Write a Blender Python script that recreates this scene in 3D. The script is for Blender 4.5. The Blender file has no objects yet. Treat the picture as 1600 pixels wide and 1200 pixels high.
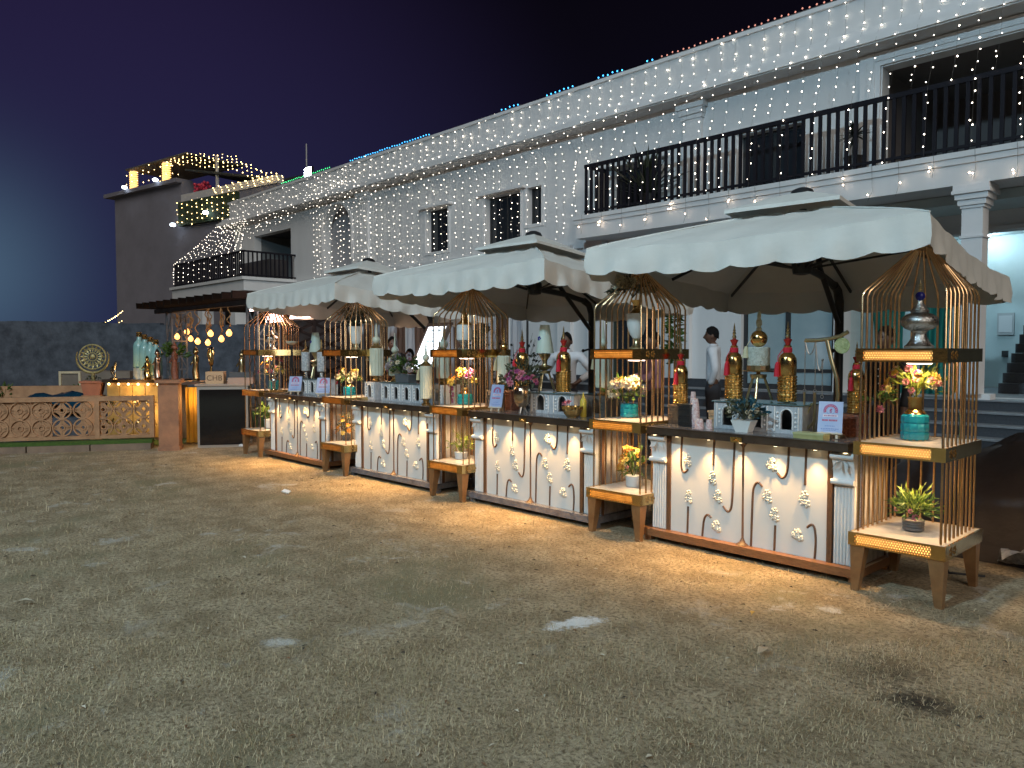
import bpy, math, random
import numpy as np
from math import sin, cos, pi, radians
from mathutils import Vector, Matrix, Euler

random.seed(7)
S = bpy.context.scene
COL = S.collection

# ------------------------------------------------------------------ camera
cam_d = bpy.data.cameras.new('camera')
cam = bpy.data.objects.new('camera', cam_d)
COL.objects.link(cam)
cam_d.sensor_width = 36
cam_d.lens = 27.045
cam_d.clip_end = 800
YAW, PITCH = radians(43.457), radians(2.477)
FW = Vector((-cos(YAW) * cos(PITCH), sin(YAW) * cos(PITCH), -sin(PITCH)))
cam.location = (0, 0, 1.6)
cam.rotation_euler = FW.to_track_quat('-Z', 'Y').to_euler()
S.camera = cam

# ------------------------------------------------------------------ night sky
W = bpy.data.worlds.new('World')
S.world = W
W.use_nodes = True
nt = W.node_tree
nt.nodes.clear()
def nd(tree, typ, **kw):
    n = tree.nodes.new(typ)
    for k, v in kw.items():
        setattr(n, k, v)
    return n
tc = nd(nt, 'ShaderNodeTexCoord')
def dotn(vec):
    n = nd(nt, 'ShaderNodeVectorMath', operation='DOT_PRODUCT')
    nt.links.new(tc.outputs['Generated'], n.inputs[0])
    n.inputs[1].default_value = vec
    return n.outputs['Value']
def maprange(sock, a, b, c=0.0, d=1.0):
    n = nd(nt, 'ShaderNodeMapRange', interpolation_type='SMOOTHSTEP')
    nt.links.new(sock, n.inputs[0])
    for i, v in enumerate((a, b, c, d)):
        n.inputs[i + 1].default_value = v
    return n.outputs[0]
def mixc(f, a, b):
    n = nd(nt, 'ShaderNodeMix', data_type='RGBA')
    nt.links.new(f, n.inputs[0])
    for i, v in ((6, a), (7, b)):
        if isinstance(v, tuple):
            n.inputs[i].default_value = (*v, 1)
        else:
            nt.links.new(v, n.inputs[i])
    return n.outputs[2]
# floodlight haze painted into the sky low on the left, deep navy above it, near black to the right
f_left = maprange(dotn((-0.979, 0.203, 0.0)), 0.74, 1.02)
f_up = maprange(dotn((0, 0, 1)), 0.04, 0.46)
low = mixc(f_left, (0.0042, 0.0042, 0.011), (0.0150, 0.0165, 0.052))
high = mixc(f_left, (0.0024, 0.0018, 0.0042), (0.0185, 0.0130, 0.0500))
sky_c = mixc(f_up, low, high)
gp = nd(nt, 'ShaderNodeMath', operation='POWER', use_clamp=True)
nt.links.new(dotn((-0.9880, 0.1290, 0.0846)), gp.inputs[0])
gp.inputs[1].default_value = 190.0
f_glow = gp.outputs[0]
sky_c = mixc(f_glow, sky_c, (0.055, 0.098, 0.155))
bg = nd(nt, 'ShaderNodeBackground')
nt.links.new(sky_c, bg.inputs[0])
bg.inputs[1].default_value = 1.0
nt.links.new(bg.outputs[0], nd(nt, 'ShaderNodeOutputWorld').inputs[0])

# broad soft light of the lit grounds to the right of the camera
sun_d = bpy.data.lights.new('floodlit_sky', 'SUN')
sun_d.energy = 1.15
sun_d.angle = radians(40)
sun_d.color = (1.0, 0.93, 0.84)
sun = bpy.data.objects.new('floodlit_sky', sun_d)
COL.objects.link(sun)
sun.rotation_euler = Vector((0.72, -0.46, 0.52)).to_track_quat('Z', 'Y').to_euler()
sun.location = (0, 0, 20)

S.view_settings.view_transform = 'Standard'
S.view_settings.look = 'None'
S.view_settings.exposure = 0.15
S.view_settings.gamma = 1
S.view_settings.use_curve_mapping = False
S.render.engine = 'CYCLES'
S.cycles.use_denoising = True
S.cycles.sample_clamp_indirect = 3.0
S.cycles.max_bounces = 6
S.cycles.diffuse_bounces = 3
S.cycles.glossy_bounces = 3
S.cycles.transmission_bounces = 4
S.cycles.transparent_max_bounces = 6

# ------------------------------------------------------------------ materials
MATS = {}
def M(name, col, rough=0.6, metal=0.0, var=None, vs=6.0, bump=0.0, bs=60.0, emit=None, es=0.0, spec=0.5,
      stretch=None, trans=0.0, sample=True, alpha=None):
    """principled material with procedural colour variation (var = second colour) and fine bump"""
    m = bpy.data.materials.new(name)
    m.use_nodes = True
    t = m.node_tree
    b = t.nodes['Principled BSDF']
    b.inputs['Base Color'].default_value = (*col, 1)
    b.inputs['Roughness'].default_value = rough
    b.inputs['Metallic'].default_value = metal
    b.inputs['Specular IOR Level'].default_value = spec
    geo = None
    if var is not None or bump:
        geo = nd(t, 'ShaderNodeNewGeometry')
        vec = geo.outputs['Position']
        if stretch:
            mp = nd(t, 'ShaderNodeMapping')
            mp.inputs['Scale'].default_value = stretch
            t.links.new(vec, mp.inputs[0])
            vec = mp.outputs[0]
    if var is not None:
        n = nd(t, 'ShaderNodeTexNoise')
        n.inputs['Scale'].default_value = vs
        n.inputs['Detail'].default_value = 5
        n.inputs['Roughness'].default_value = 0.65
        t.links.new(vec, n.inputs['Vector'])
        r = nd(t, 'ShaderNodeMapRange')
        r.inputs[1].default_value, r.inputs[2].default_value = 0.33, 0.68
        t.links.new(n.outputs[0], r.inputs[0])
        x = nd(t, 'ShaderNodeMix', data_type='RGBA')
        x.inputs[6].default_value = (*col, 1)
        x.inputs[7].default_value = (*var, 1)
        t.links.new(r.outputs[0], x.inputs[0])
        t.links.new(x.outputs[2], b.inputs['Base Color'])
    if bump:
        n2 = nd(t, 'ShaderNodeTexNoise')
        n2.inputs['Scale'].default_value = bs
        n2.inputs['Detail'].default_value = 4
        t.links.new(vec, n2.inputs['Vector'])
        bp = nd(t, 'ShaderNodeBump')
        bp.inputs['Strength'].default_value = bump
        bp.inputs['Distance'].default_value = 0.02
        t.links.new(n2.outputs[0], bp.inputs['Height'])
        t.links.new(bp.outputs[0], b.inputs['Normal'])
    if emit is not None:
        b.inputs['Emission Color'].default_value = (*emit, 1)
        b.inputs['Emission Strength'].default_value = es
        if not sample:
            m.cycles.emission_sampling = 'NONE'
    if trans:
        td = nd(t, 'ShaderNodeBsdfTranslucent')
        td.inputs[0].default_value = (*col, 1)
        mx = nd(t, 'ShaderNodeMixShader')
        mx.inputs[0].default_value = trans
        t.links.new(b.outputs[0], mx.inputs[1])
        t.links.new(td.outputs[0], mx.inputs[2])
        t.links.new(mx.outputs[0], t.nodes['Material Output'].inputs[0])
    if alpha is not None:
        tr = nd(t, 'ShaderNodeBsdfTransparent')
        mx = nd(t, 'ShaderNodeMixShader')
        mx.inputs[0].default_value = alpha
        t.links.new(tr.outputs[0], mx.inputs[1])
        t.links.new(b.outputs[0], mx.inputs[2])
        t.links.new(mx.outputs[0], t.nodes['Material Output'].inputs[0])
    MATS[name] = m
    return m

plaster = M('white_plaster', (0.66, 0.675, 0.69), 0.8, var=(0.61, 0.625, 0.64), vs=1.6, bump=0.05, bs=25, stretch=(1.6, 1.6, .22))
plaster2 = M('plaster_trim', (0.69, 0.70, 0.715), 0.75, var=(0.66, 0.67, 0.685), vs=3, bump=0.08, bs=30)
soffit_m = M('soffit_paint', (0.55, 0.55, 0.55), 0.85, var=(0.48, 0.47, 0.47), vs=2)
dark_int = M('dark_interior', (0.06, 0.055, 0.06), 0.8, var=(0.04, 0.04, 0.045), vs=2)
niche_m = M('niche_paint', (0.42, 0.42, 0.44), 0.8, var=(0.36, 0.36, 0.38), vs=2)
glass_dark = M('dark_glass', (0.02, 0.024, 0.03), 0.06, spec=0.6)
frame_dark = M('dark_window_frame', (0.025, 0.027, 0.03), 0.45)
rail_m = M('rail_black_paint', (0.012, 0.011, 0.016), 0.6, bump=0.05, spec=0.12)
granite = M('dark_granite', (0.035, 0.04, 0.05), 0.35, var=(0.06, 0.065, 0.075), vs=40)
granite_l = M('grey_tread_stone', (0.20, 0.22, 0.24), 0.5, var=(0.15, 0.16, 0.18), vs=12)
pave = M('pavement_concrete', (0.16, 0.16, 0.16), 0.85, var=(0.11, 0.11, 0.12), vs=3, bump=0.2)
tower_m = M('tower_render', (0.195, 0.195, 0.235), 0.9, var=(0.160, 0.160, 0.195), vs=0.8, bump=0.2, bs=14)
tower_d = M('tower_dark', (0.04, 0.045, 0.045), 0.8, var=(0.028, 0.034, 0.034), vs=3)
hedge_m = M('hedge_dark_green', (0.022, 0.045, 0.022), 0.8, var=(0.012, 0.028, 0.014), vs=8)
gold = M('polished_gold', (0.83, 0.58, 0.24), 0.18, 1.0, var=(0.72, 0.47, 0.18), vs=9, bump=0.03, bs=30)
gold_h = M('hammered_gold', (0.85, 0.60, 0.24), 0.22, 1.0, var=(0.70, 0.45, 0.15), vs=20, bump=0.5, bs=45)
rose = M('rose_gold_rod', (0.80, 0.52, 0.28), 0.26, 1.0, var=(0.70, 0.42, 0.21), vs=7)
gold_d = M('aged_gold', (0.55, 0.38, 0.17), 0.35, 1.0, var=(0.36, 0.23, 0.10), vs=14, bump=0.1)
silver = M('antique_silver', (0.55, 0.53, 0.50), 0.25, 1.0, var=(0.30, 0.29, 0.28), vs=30, bump=0.4, bs=70)
brass = M('brushed_brass', (0.66, 0.58, 0.36), 0.3, 1.0, var=(0.5, 0.42, 0.25), vs=10)
bronze = M('bronze_edge', (0.20, 0.155, 0.125), 0.3, 0.85, var=(0.12, 0.09, 0.075), vs=5, bump=0.05)
copper_w = M('copper_wood', (0.32, 0.155, 0.070), 0.4, 0.25, var=(0.21, 0.095, 0.042), vs=7, stretch=(3, 12, 12))
legm = M('bronze_leg', (0.34, 0.19, 0.085), 0.38, 0.4, var=(0.24, 0.125, 0.055), vs=9)
wood_d = M('dark_wood_strip', (0.17, 0.085, 0.042), 0.45, var=(0.10, 0.05, 0.025), vs=8, stretch=(8, 8, 2))
inlay_m = M('brown_inlay', (0.12, 0.065, 0.036), 0.45, var=(0.08, 0.042, 0.025), vs=12)
panel_w = M('white_lacquer', (0.72, 0.71, 0.68), 0.35, var=(0.67, 0.66, 0.63), vs=2)
pil_w = M('white_moulding', (0.78, 0.775, 0.76), 0.5, var=(0.70, 0.69, 0.67), vs=10)
relief_w = M('cream_relief', (0.80, 0.76, 0.66), 0.5, var=(0.70, 0.65, 0.54), vs=25)
marble = M('cream_marble', (0.66, 0.60, 0.52), 0.22, var=(0.52, 0.46, 0.39), vs=7)
sidem = M('weathered_side', (0.52, 0.48, 0.44), 0.6, var=(0.22, 0.21, 0.21), vs=5, stretch=(4, 4, 1.4))
wrap = M('plastic_wrapped_base', (0.14, 0.135, 0.15), 0.22, 0.3, var=(0.30, 0.29, 0.31), vs=9, bump=0.5, bs=22)
canvas_m = M('canvas_cream', (0.66, 0.65, 0.61), 0.85, var=(0.59, 0.58, 0.545), vs=2.5, bump=0.45, bs=5, trans=0.05)
blackm = M('black_metal', (0.018, 0.018, 0.02), 0.45)
glow_w = M('backlit_acrylic', (0.9, 0.7, 0.35), 0.5, emit=(1.0, 0.56, 0.16), es=7.5)
led_w = M('led_warm', (1, 0.9, 0.8), 0.5, emit=(1.0, 0.74, 0.58), es=9)
spotface = M('downlight_lens', (1, 0.9, 0.7), 0.5, emit=(1.0, 0.78, 0.45), es=8)
bulb_m = M('fairy_bulb', (1, 0.95, 0.85), 0.4, emit=(1.0, 0.88, 0.72), es=10)
bulb_dim = M('fairy_bulb_dim', (1, 0.95, 0.85), 0.4, emit=(1.0, 0.90, 0.78), es=5)
bulb_hot = M('fairy_bulb_bright', (1, 0.95, 0.85), 0.4, emit=(1.0, 0.86, 0.68), es=18)
bulb_slab = M('fairy_bulb_warm', (1, 0.9, 0.8), 0.4, emit=(1.0, 0.72, 0.50), es=34)
bulb_y = M('yellow_bulb', (1, 0.8, 0.4), 0.4, emit=(1.0, 0.68, 0.26), es=11, sample=False)
rope_y = M('rope_light_amber', (1, 0.8, 0.4), 0.4, emit=(1.0, 0.52, 0.16), es=1.6)
led_blue = M('led_blue', (0.1, 0.5, 1), 0.4, emit=(0.05, 0.42, 1.0), es=4, sample=False)
led_green = M('led_green', (0.1, 0.9, 0.3), 0.4, emit=(0.05, 0.75, 0.25), es=2.2, sample=False)
led_red = M('led_pink', (1, 0.4, 0.3), 0.4, emit=(1.0, 0.40, 0.30), es=.6, sample=False)
cool_lamp = M('cool_lamp', (0.9, 0.95, 1), 0.4, emit=(0.82, 0.93, 1.0), es=40)
edison_m = M('edison_bulb', (1, 0.6, 0.3), 0.3, emit=(1.0, 0.42, 0.10), es=3.0)
neon_m = M('neon_tube', (1, 0.8, 0.75), 0.3, emit=(1.0, 0.66, 0.58), es=11)
screen_m = M('lit_screen', (0.9, 0.95, 1), 0.3, emit=(0.86, 0.92, 1.0), es=2.4)
wire_m = M('clear_wire', (0.12, 0.12, 0.12), 0.5)
sandst = M('red_sandstone', (0.42, 0.235, 0.125), 0.8, var=(0.29, 0.155, 0.08), vs=7, bump=0.3, bs=45)
sandst2 = M('sandstone_post', (0.40, 0.185, 0.095), 0.75, var=(0.24, 0.12, 0.07), vs=5, bump=0.25)
kerb_m = M('kerb_stone', (0.24, 0.17, 0.12), 0.85, var=(0.16, 0.115, 0.085), vs=5, bump=0.3)
turf_m = M('artificial_turf', (0.07, 0.13, 0.02), 0.9, var=(0.04, 0.085, 0.012), vs=20, bump=0.6, bs=160)
brick_m = M('dark_bluish_masonry', (0.090, 0.115, 0.155), 0.9, var=(0.034, 0.046, 0.066), vs=2.6, bump=0.5, bs=9)  # dark bluish masonry, mottled darker at random
green_leaf = M('leaf_green', (0.07, 0.13, 0.022), 0.5, var=(0.035, 0.08, 0.014), vs=30, trans=0.25)
lime_leaf = M('leaf_lime', (0.20, 0.26, 0.035), 0.5, var=(0.12, 0.18, 0.025), vs=30, trans=0.25)
dark_leaf = M('leaf_dark', (0.020, 0.032, 0.020), 0.5, var=(0.012, 0.02, 0.012), vs=25)
olive_leaf = M('leaf_olive', (0.085, 0.095, 0.055), 0.6, var=(0.05, 0.06, 0.035), vs=25, trans=0.15)
pink_p = M('petal_pink', (0.55, 0.14, 0.22), 0.6, var=(0.62, 0.28, 0.30), vs=40, trans=0.2)
magenta_p = M('petal_magenta', (0.36, 0.06, 0.20), 0.6, var=(0.46, 0.12, 0.30), vs=40, trans=0.2)
yellow_p = M('petal_yellow', (0.72, 0.50, 0.07), 0.6, var=(0.76, 0.60, 0.20), vs=40, trans=0.2)
orange_p = M('petal_orange', (0.66, 0.22, 0.035), 0.6, var=(0.70, 0.36, 0.05), vs=40, trans=0.2)
cream_p = M('petal_cream', (0.70, 0.62, 0.46), 0.6, var=(0.62, 0.54, 0.36), vs=40, trans=0.2)
lilac_p = M('petal_lilac', (0.40, 0.34, 0.42), 0.6, var=(0.50, 0.44, 0.42), vs=40, trans=0.2)
red_p = M('petal_red', (0.52, 0.02, 0.05), 0.6, var=(0.60, 0.05, 0.12), vs=40, trans=0.15)
dry_p = M('petal_dried', (0.16, 0.12, 0.07), 0.7, var=(0.30, 0.24, 0.15), vs=35)
teal_g = M('teal_glaze', (0.008, 0.17, 0.22), 0.12, var=(0.02, 0.24, 0.29), vs=15)
teal_g2 = M('turquoise_glaze', (0.02, 0.29, 0.30), 0.14, var=(0.03, 0.22, 0.24), vs=12)
white_c = M('white_ceramic', (0.74, 0.74, 0.72), 0.3, var=(0.66, 0.66, 0.64), vs=8)
grey_c = M('grey_ribbed_pot', (0.14, 0.125, 0.115), 0.7, var=(0.09, 0.08, 0.075), vs=18)
cream_c = M('cream_ceramic', (0.60, 0.61, 0.50), 0.35, var=(0.50, 0.52, 0.41), vs=6)
pale_g = M('pale_green_shade', (0.62, 0.70, 0.62), 0.5, var=(0.54, 0.63, 0.54), vs=4, trans=0.15)
red_m = M('red_lacquer', (0.42, 0.025, 0.022), 0.3, var=(0.30, 0.015, 0.015), vs=12)
red_t = M('red_tassel', (0.62, 0.02, 0.04), 0.8, var=(0.45, 0.01, 0.03), vs=60)
cobalt = M('cobalt_blue', (0.012, 0.015, 0.20), 0.15)
riser_m = M('carved_riser_white', (0.55, 0.56, 0.58), 0.5, var=(0.34, 0.35, 0.37), vs=14, stretch=(4, 4, 1))
riser_dk = M('riser_dark', (0.13, 0.11, 0.095), 0.5, var=(0.08, 0.068, 0.06), vs=14, stretch=(3, 3, 1))
carved = M('carved_red_wood', (0.27, 0.090, 0.045), 0.45, var=(0.12, 0.036, 0.02), vs=32, bump=0.6, bs=60)
glass_top = M('glass_shelf', (0.10, 0.17, 0.18), 0.05, spec=0.8)
card_m = M('card_print', (0.42, 0.47, 0.66), 0.4, var=(0.28, 0.38, 0.62), vs=5)
card_e = M('easel_wood', (0.55, 0.47, 0.36), 0.6)
ink_red = M('ink_red', (0.50, 0.04, 0.09), 0.5)
ink_mag = M('ink_plum', (0.36, 0.10, 0.26), 0.5)
ink_blue = M('ink_blue', (0.14, 0.20, 0.48), 0.5)
cup_m = M('paper_cup', (0.72, 0.68, 0.66), 0.6, var=(0.45, 0.20, 0.20), vs=55)
skin_m = M('skin_brown', (0.12, 0.060, 0.038), 0.5, var=(0.10, 0.048, 0.03), vs=12)
hair_m = M('black_hair', (0.008, 0.007, 0.007), 0.8, spec=0.1)
shirt_w = M('white_shirt', (0.62, 0.64, 0.68), 0.85, var=(0.54, 0.56, 0.60), vs=9, bump=0.3, bs=14)
shirt_p = M('pink_shirt', (0.42, 0.26, 0.36), 0.85, var=(0.36, 0.20, 0.30), vs=9, bump=0.3, bs=14)
cloth_d = M('dark_clothes', (0.018, 0.018, 0.022), 0.85, var=(0.03, 0.03, 0.034), vs=9)
trous_m = M('charcoal_trousers', (0.022, 0.022, 0.028), 0.85)
shoe_m = M('black_shoe', (0.012, 0.012, 0.012), 0.35)
teal_cl = M('teal_drape', (0.010, 0.20, 0.165), 0.75, var=(0.008, 0.14, 0.12), vs=5, stretch=(6, 6, 0.5))
amber_cl = M('amber_drape', (0.55, 0.30, 0.03), 0.7, var=(0.40, 0.19, 0.02), vs=6, stretch=(6, 6, 0.5))
tarp = M('dark_tarpaulin', (0.030, 0.022, 0.022), 0.6, var=(0.018, 0.014, 0.015), vs=3, bump=0.5, bs=7)
polythene = M('clear_polythene', (0.30, 0.32, 0.36), 0.2, var=(0.08, 0.085, 0.10), vs=10, bump=0.8, bs=20, spec=0.8)
blue_t = M('blue_cover', (0.008, 0.055, 0.10), 0.25, var=(0.006, 0.025, 0.05), vs=3)
turq = M('turquoise_bottle', (0.17, 0.33, 0.33), 0.2, var=(0.24, 0.40, 0.38), vs=5)
steel = M('steel_frame', (0.5, 0.47, 0.44), 0.35, 0.9)
smoked = M('smoked_glass', (0.004, 0.004, 0.006), 0.06, spec=0.7)
plywood = M('pale_plywood', (0.50, 0.35, 0.21), 0.6, var=(0.42, 0.28, 0.16), vs=6, stretch=(2, 8, 8))
engr = M('engraved_dark', (0.10, 0.055, 0.03), 0.7)
truss = M('pergola_slate_grey', (0.10, 0.11, 0.125), 0.5, var=(0.07, 0.078, 0.09), vs=6)
perg_d = M('pergola_dark', (0.014, 0.012, 0.013), 0.7, spec=0.15, var=(0.022, 0.016, 0.016), vs=6)
rope_m = M('jute_rope', (0.32, 0.20, 0.09), 0.9)
terra = M('terracotta', (0.33, 0.13, 0.075), 0.8, var=(0.26, 0.10, 0.06), vs=8)
old_gold = M('gilt_plaster', (0.36, 0.30, 0.13), 0.45, 0.5, var=(0.22, 0.18, 0.08), vs=18)
paper = M('waste_paper', (0.72, 0.74, 0.76), 0.7)
ochre_l = M('dry_leaf', (0.50, 0.30, 0.05), 0.7)
teal_lit_m = M('teal_lit_lobby', (0.56, 0.66, 0.67), 0.8, var=(0.50, 0.60, 0.61), vs=2)  # teal of the lobby lamps put into the wall and ceiling colour
frost = M('frosted_glass', (0.30, 0.40, 0.44), 0.12, var=(0.24, 0.34, 0.38), vs=1.5, spec=0.7)
metal_grey = M('grey_box_paint', (0.45, 0.47, 0.48), 0.5)
yellow_pl = M('yellow_plastic', (0.60, 0.45, 0.06), 0.4)

# ------------------------------------------------------------------ mesh builder
class MB:
    def __init__(s):
        s.v, s.f, s.mi = [], [], []
    def add(s, vs, fs, m=0):
        o = len(s.v)
        s.v += [tuple(p) for p in vs]
        for f in fs:
            s.f.append(tuple(i + o for i in f))
            s.mi.append(m)
        return s
    def box(s, x0, x1, y0, y1, z0, z1, m=0):
        return s.add([(x0, y0, z0), (x1, y0, z0), (x1, y1, z0), (x0, y1, z0), (x0, y0, z1), (x1, y0, z1), (x1, y1, z1), (x0, y1, z1)],
                     [(0, 3, 2, 1), (4, 5, 6, 7), (0, 1, 5, 4), (1, 2, 6, 5), (2, 3, 7, 6), (3, 0, 4, 7)], m)
    def hexa(s, bot, top, m=0):
        return s.add(list(bot) + list(top), [(0, 3, 2, 1), (4, 5, 6, 7), (0, 1, 5, 4), (1, 2, 6, 5), (2, 3, 7, 6), (3, 0, 4, 7)], m)
    def obox(s, c, size, rz=0.0, m=0, mat=None):
        R = mat if mat is not None else Matrix.Rotation(rz, 3, 'Z')
        c = Vector(c)
        vs = []
        for k in range(8):
            p = Vector(((-.5, .5, .5, -.5)[k % 4] * size[0], (-.5, -.5, .5, .5)[k % 4] * size[1], (-.5 if k < 4 else .5) * size[2]))
            vs.append(c + R @ p)
        return s.add(vs, [(0, 3, 2, 1), (4, 5, 6, 7), (0, 1, 5, 4), (1, 2, 6, 5), (2, 3, 7, 6), (3, 0, 4, 7)], m)
    def bar(s, a, b, w, h=None, m=0):
        a, b = Vector(a), Vector(b)
        d = b - a
        q = d.to_track_quat('Z', 'Y').to_matrix()
        return s.obox((a + b) / 2, (w, h or w, d.length), m=m, mat=q)
    def tube(s, pts, r, n=6, m=0, cap=True):
        pts = [Vector(p) for p in pts]
        L = len(pts)
        rr = r if isinstance(r, (list, tuple)) else [r] * L
        ref = Vector((0, 0, 1))
        t0 = (pts[1] - pts[0]).normalized()
        if abs(t0.z) > 0.9:
            ref = Vector((1, 0, 0))
        u = t0.cross(ref).normalized()
        vs = []
        for i in range(L):
            t = (pts[min(i + 1, L - 1)] - pts[max(i - 1, 0)])
            t = t.normalized() if t.length > 1e-9 else t0
            u = (u - t * u.dot(t))
            u = u.normalized() if u.length > 1e-6 else t.orthogonal().normalized()
            w = t.cross(u)
            for k in range(n):
                a = 2 * pi * k / n
                vs.append(pts[i] + (u * cos(a) + w * sin(a)) * rr[i])
        fs = [(i * n + k, i * n + (k + 1) % n, (i + 1) * n + (k + 1) % n, (i + 1) * n + k) for i in range(L - 1) for k in range(n)]
        if cap:
            fs.append(tuple(range(n - 1, -1, -1)))
            fs.append(tuple((L - 1) * n + k for k in range(n)))
        return s.add(vs, fs, m)
    def lathe(s, prof, n=16, c=(0, 0, 0), m=0, flute=0, depth=0.0, cap=True):
        vs = []
        for r, z in prof:
            for k in range(n):
                a = 2 * pi * k / n
                q = r * (1 + (depth * cos(flute * a) if flute else 0))
                vs.append((c[0] + q * cos(a), c[1] + q * sin(a), c[2] + z))
        L = len(prof)
        fs = [(i * n + k, i * n + (k + 1) % n, (i + 1) * n + (k + 1) % n, (i + 1) * n + k) for i in range(L - 1) for k in range(n)]
        if cap:
            fs.append(tuple(range(n - 1, -1, -1)))
            fs.append(tuple((L - 1) * n + k for k in range(n)))
        return s.add(vs, fs, m)
    def ball(s, c, r, nu=10, nv=6, m=0, scale=(1, 1, 1), jit=0.0):
        vs = [(c[0], c[1], c[2] - r * scale[2])]
        for j in range(1, nv):
            b = -pi / 2 + pi * j / nv
            for k in range(nu):
                a = 2 * pi * k / nu
                q = r * (1 + random.uniform(-jit, jit))
                vs.append((c[0] + q * cos(b) * cos(a) * scale[0], c[1] + q * cos(b) * sin(a) * scale[1], c[2] + q * sin(b) * scale[2]))
        vs.append((c[0], c[1], c[2] + r * scale[2]))
        fs = [(0, 1 + (k + 1) % nu, 1 + k) for k in range(nu)]
        for j in range(nv - 2):
            for k in range(nu):
                a, b = 1 + j * nu, 1 + (j + 1) * nu
                fs.append((a + k, a + (k + 1) % nu, b + (k + 1) % nu, b + k))
        a = 1 + (nv - 2) * nu
        fs += [(a + k, a + (k + 1) % nu, len(vs) - 1) for k in range(nu)]
        return s.add(vs, fs, m)
    def octa(s, c, r, m=0):
        x, y, z = c
        return s.add([(x + r, y, z), (x - r, y, z), (x, y + r, z), (x, y - r, z), (x, y, z + r), (x, y, z - r)],
                     [(0, 2, 4), (2, 1, 4), (1, 3, 4), (3, 0, 4), (2, 0, 5), (1, 2, 5), (3, 1, 5), (0, 3, 5)], m)
    def leaf(s, p, d, L, w, m=0, up=None, bend=0.15):
        p, d = Vector(p), Vector(d).normalized()
        sd = d.cross(up or Vector((random.uniform(-1, 1), random.uniform(-1, 1), random.uniform(-.2, 1))))
        sd = sd.normalized() if sd.length > 1e-5 else d.orthogonal().normalized()
        nrm = sd.cross(d)
        a = p + d * L * 0.5 + sd * w * 0.5 + nrm * L * bend * .4
        b = p + d * L * 0.5 - sd * w * 0.5 + nrm * L * bend * .4
        mid = p + d * L * 0.5 + nrm * L * bend * .1
        t = p + d * L - nrm * L * bend
        return s.add([p, a, t, b, mid], [(0, 4, 1), (4, 2, 1), (0, 3, 4), (4, 3, 2)], m)
    def extr(s, poly, f0, f1, m=0):
        """poly: list of 2D pts; f0,f1 map a 2D pt to 3D on the two faces"""
        n = len(poly)
        vs = [f0(*p) for p in poly] + [f1(*p) for p in poly]
        fs = [tuple(range(n - 1, -1, -1)), tuple(range(n, 2 * n))] + [(i, (i + 1) % n, n + (i + 1) % n, n + i) for i in range(n)]
        return s.add(vs, fs, m)
    def build(s, name, mats, parent=None, smooth=0, **tags):
        me = bpy.data.meshes.new(name)
        me.from_pydata(s.v, [], s.f)
        for m in (mats if isinstance(mats, (list, tuple)) else [mats]):
            me.materials.append(m)
        if any(s.mi):
            me.polygons.foreach_set('material_index', s.mi)
        if smooth:
            me.polygons.foreach_set('use_smooth', [True] * len(me.polygons))
            me.set_sharp_from_angle(angle=radians(smooth))
        me.update()
        o = bpy.data.objects.new(name, me)
        COL.objects.link(o)
        if parent is not None:
            o.parent = parent
        for k, v in tags.items():
            o[k] = v
        return o

def thing(name, label, cat, loc=(0, 0, 0), rz=0.0, group=None):
    o = bpy.data.objects.new(name, None)
    COL.objects.link(o)
    o.location = loc
    o.rotation_euler = (0, 0, rz)
    o.empty_display_size = 0.1
    o['label'] = label
    o['category'] = cat
    if group:
        o['group'] = group
    return o

def tag(o, label, cat, group=None):
    o['label'] = label
    o['category'] = cat
    if group:
        o['group'] = group
    return o

def copy_tree(o, parent=None):
    c = o.copy()
    COL.objects.link(c)
    if parent is not None:
        c.parent = parent
    for ch in list(o.children):
        copy_tree(ch, c)
    return c

def lamp(parent, kind, loc, energy, color, radius=0.02, size=None, blend=0.3, d=None, name='lamp_light'):
    L = bpy.data.lights.new(name, kind)
    L.energy = energy
    L.color = color
    L.shadow_soft_size = radius
    if kind == 'SPOT':
        L.spot_size = radians(size)
        L.spot_blend = blend
    o = bpy.data.objects.new(name, L)
    COL.objects.link(o)
    o.parent = parent
    o.location = loc
    if d is not None:
        o.rotation_euler = Vector(d).to_track_quat('-Z', 'Y').to_euler()
    return o

def struct(o):
    o['kind'] = 'structure'
    return o
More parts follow.
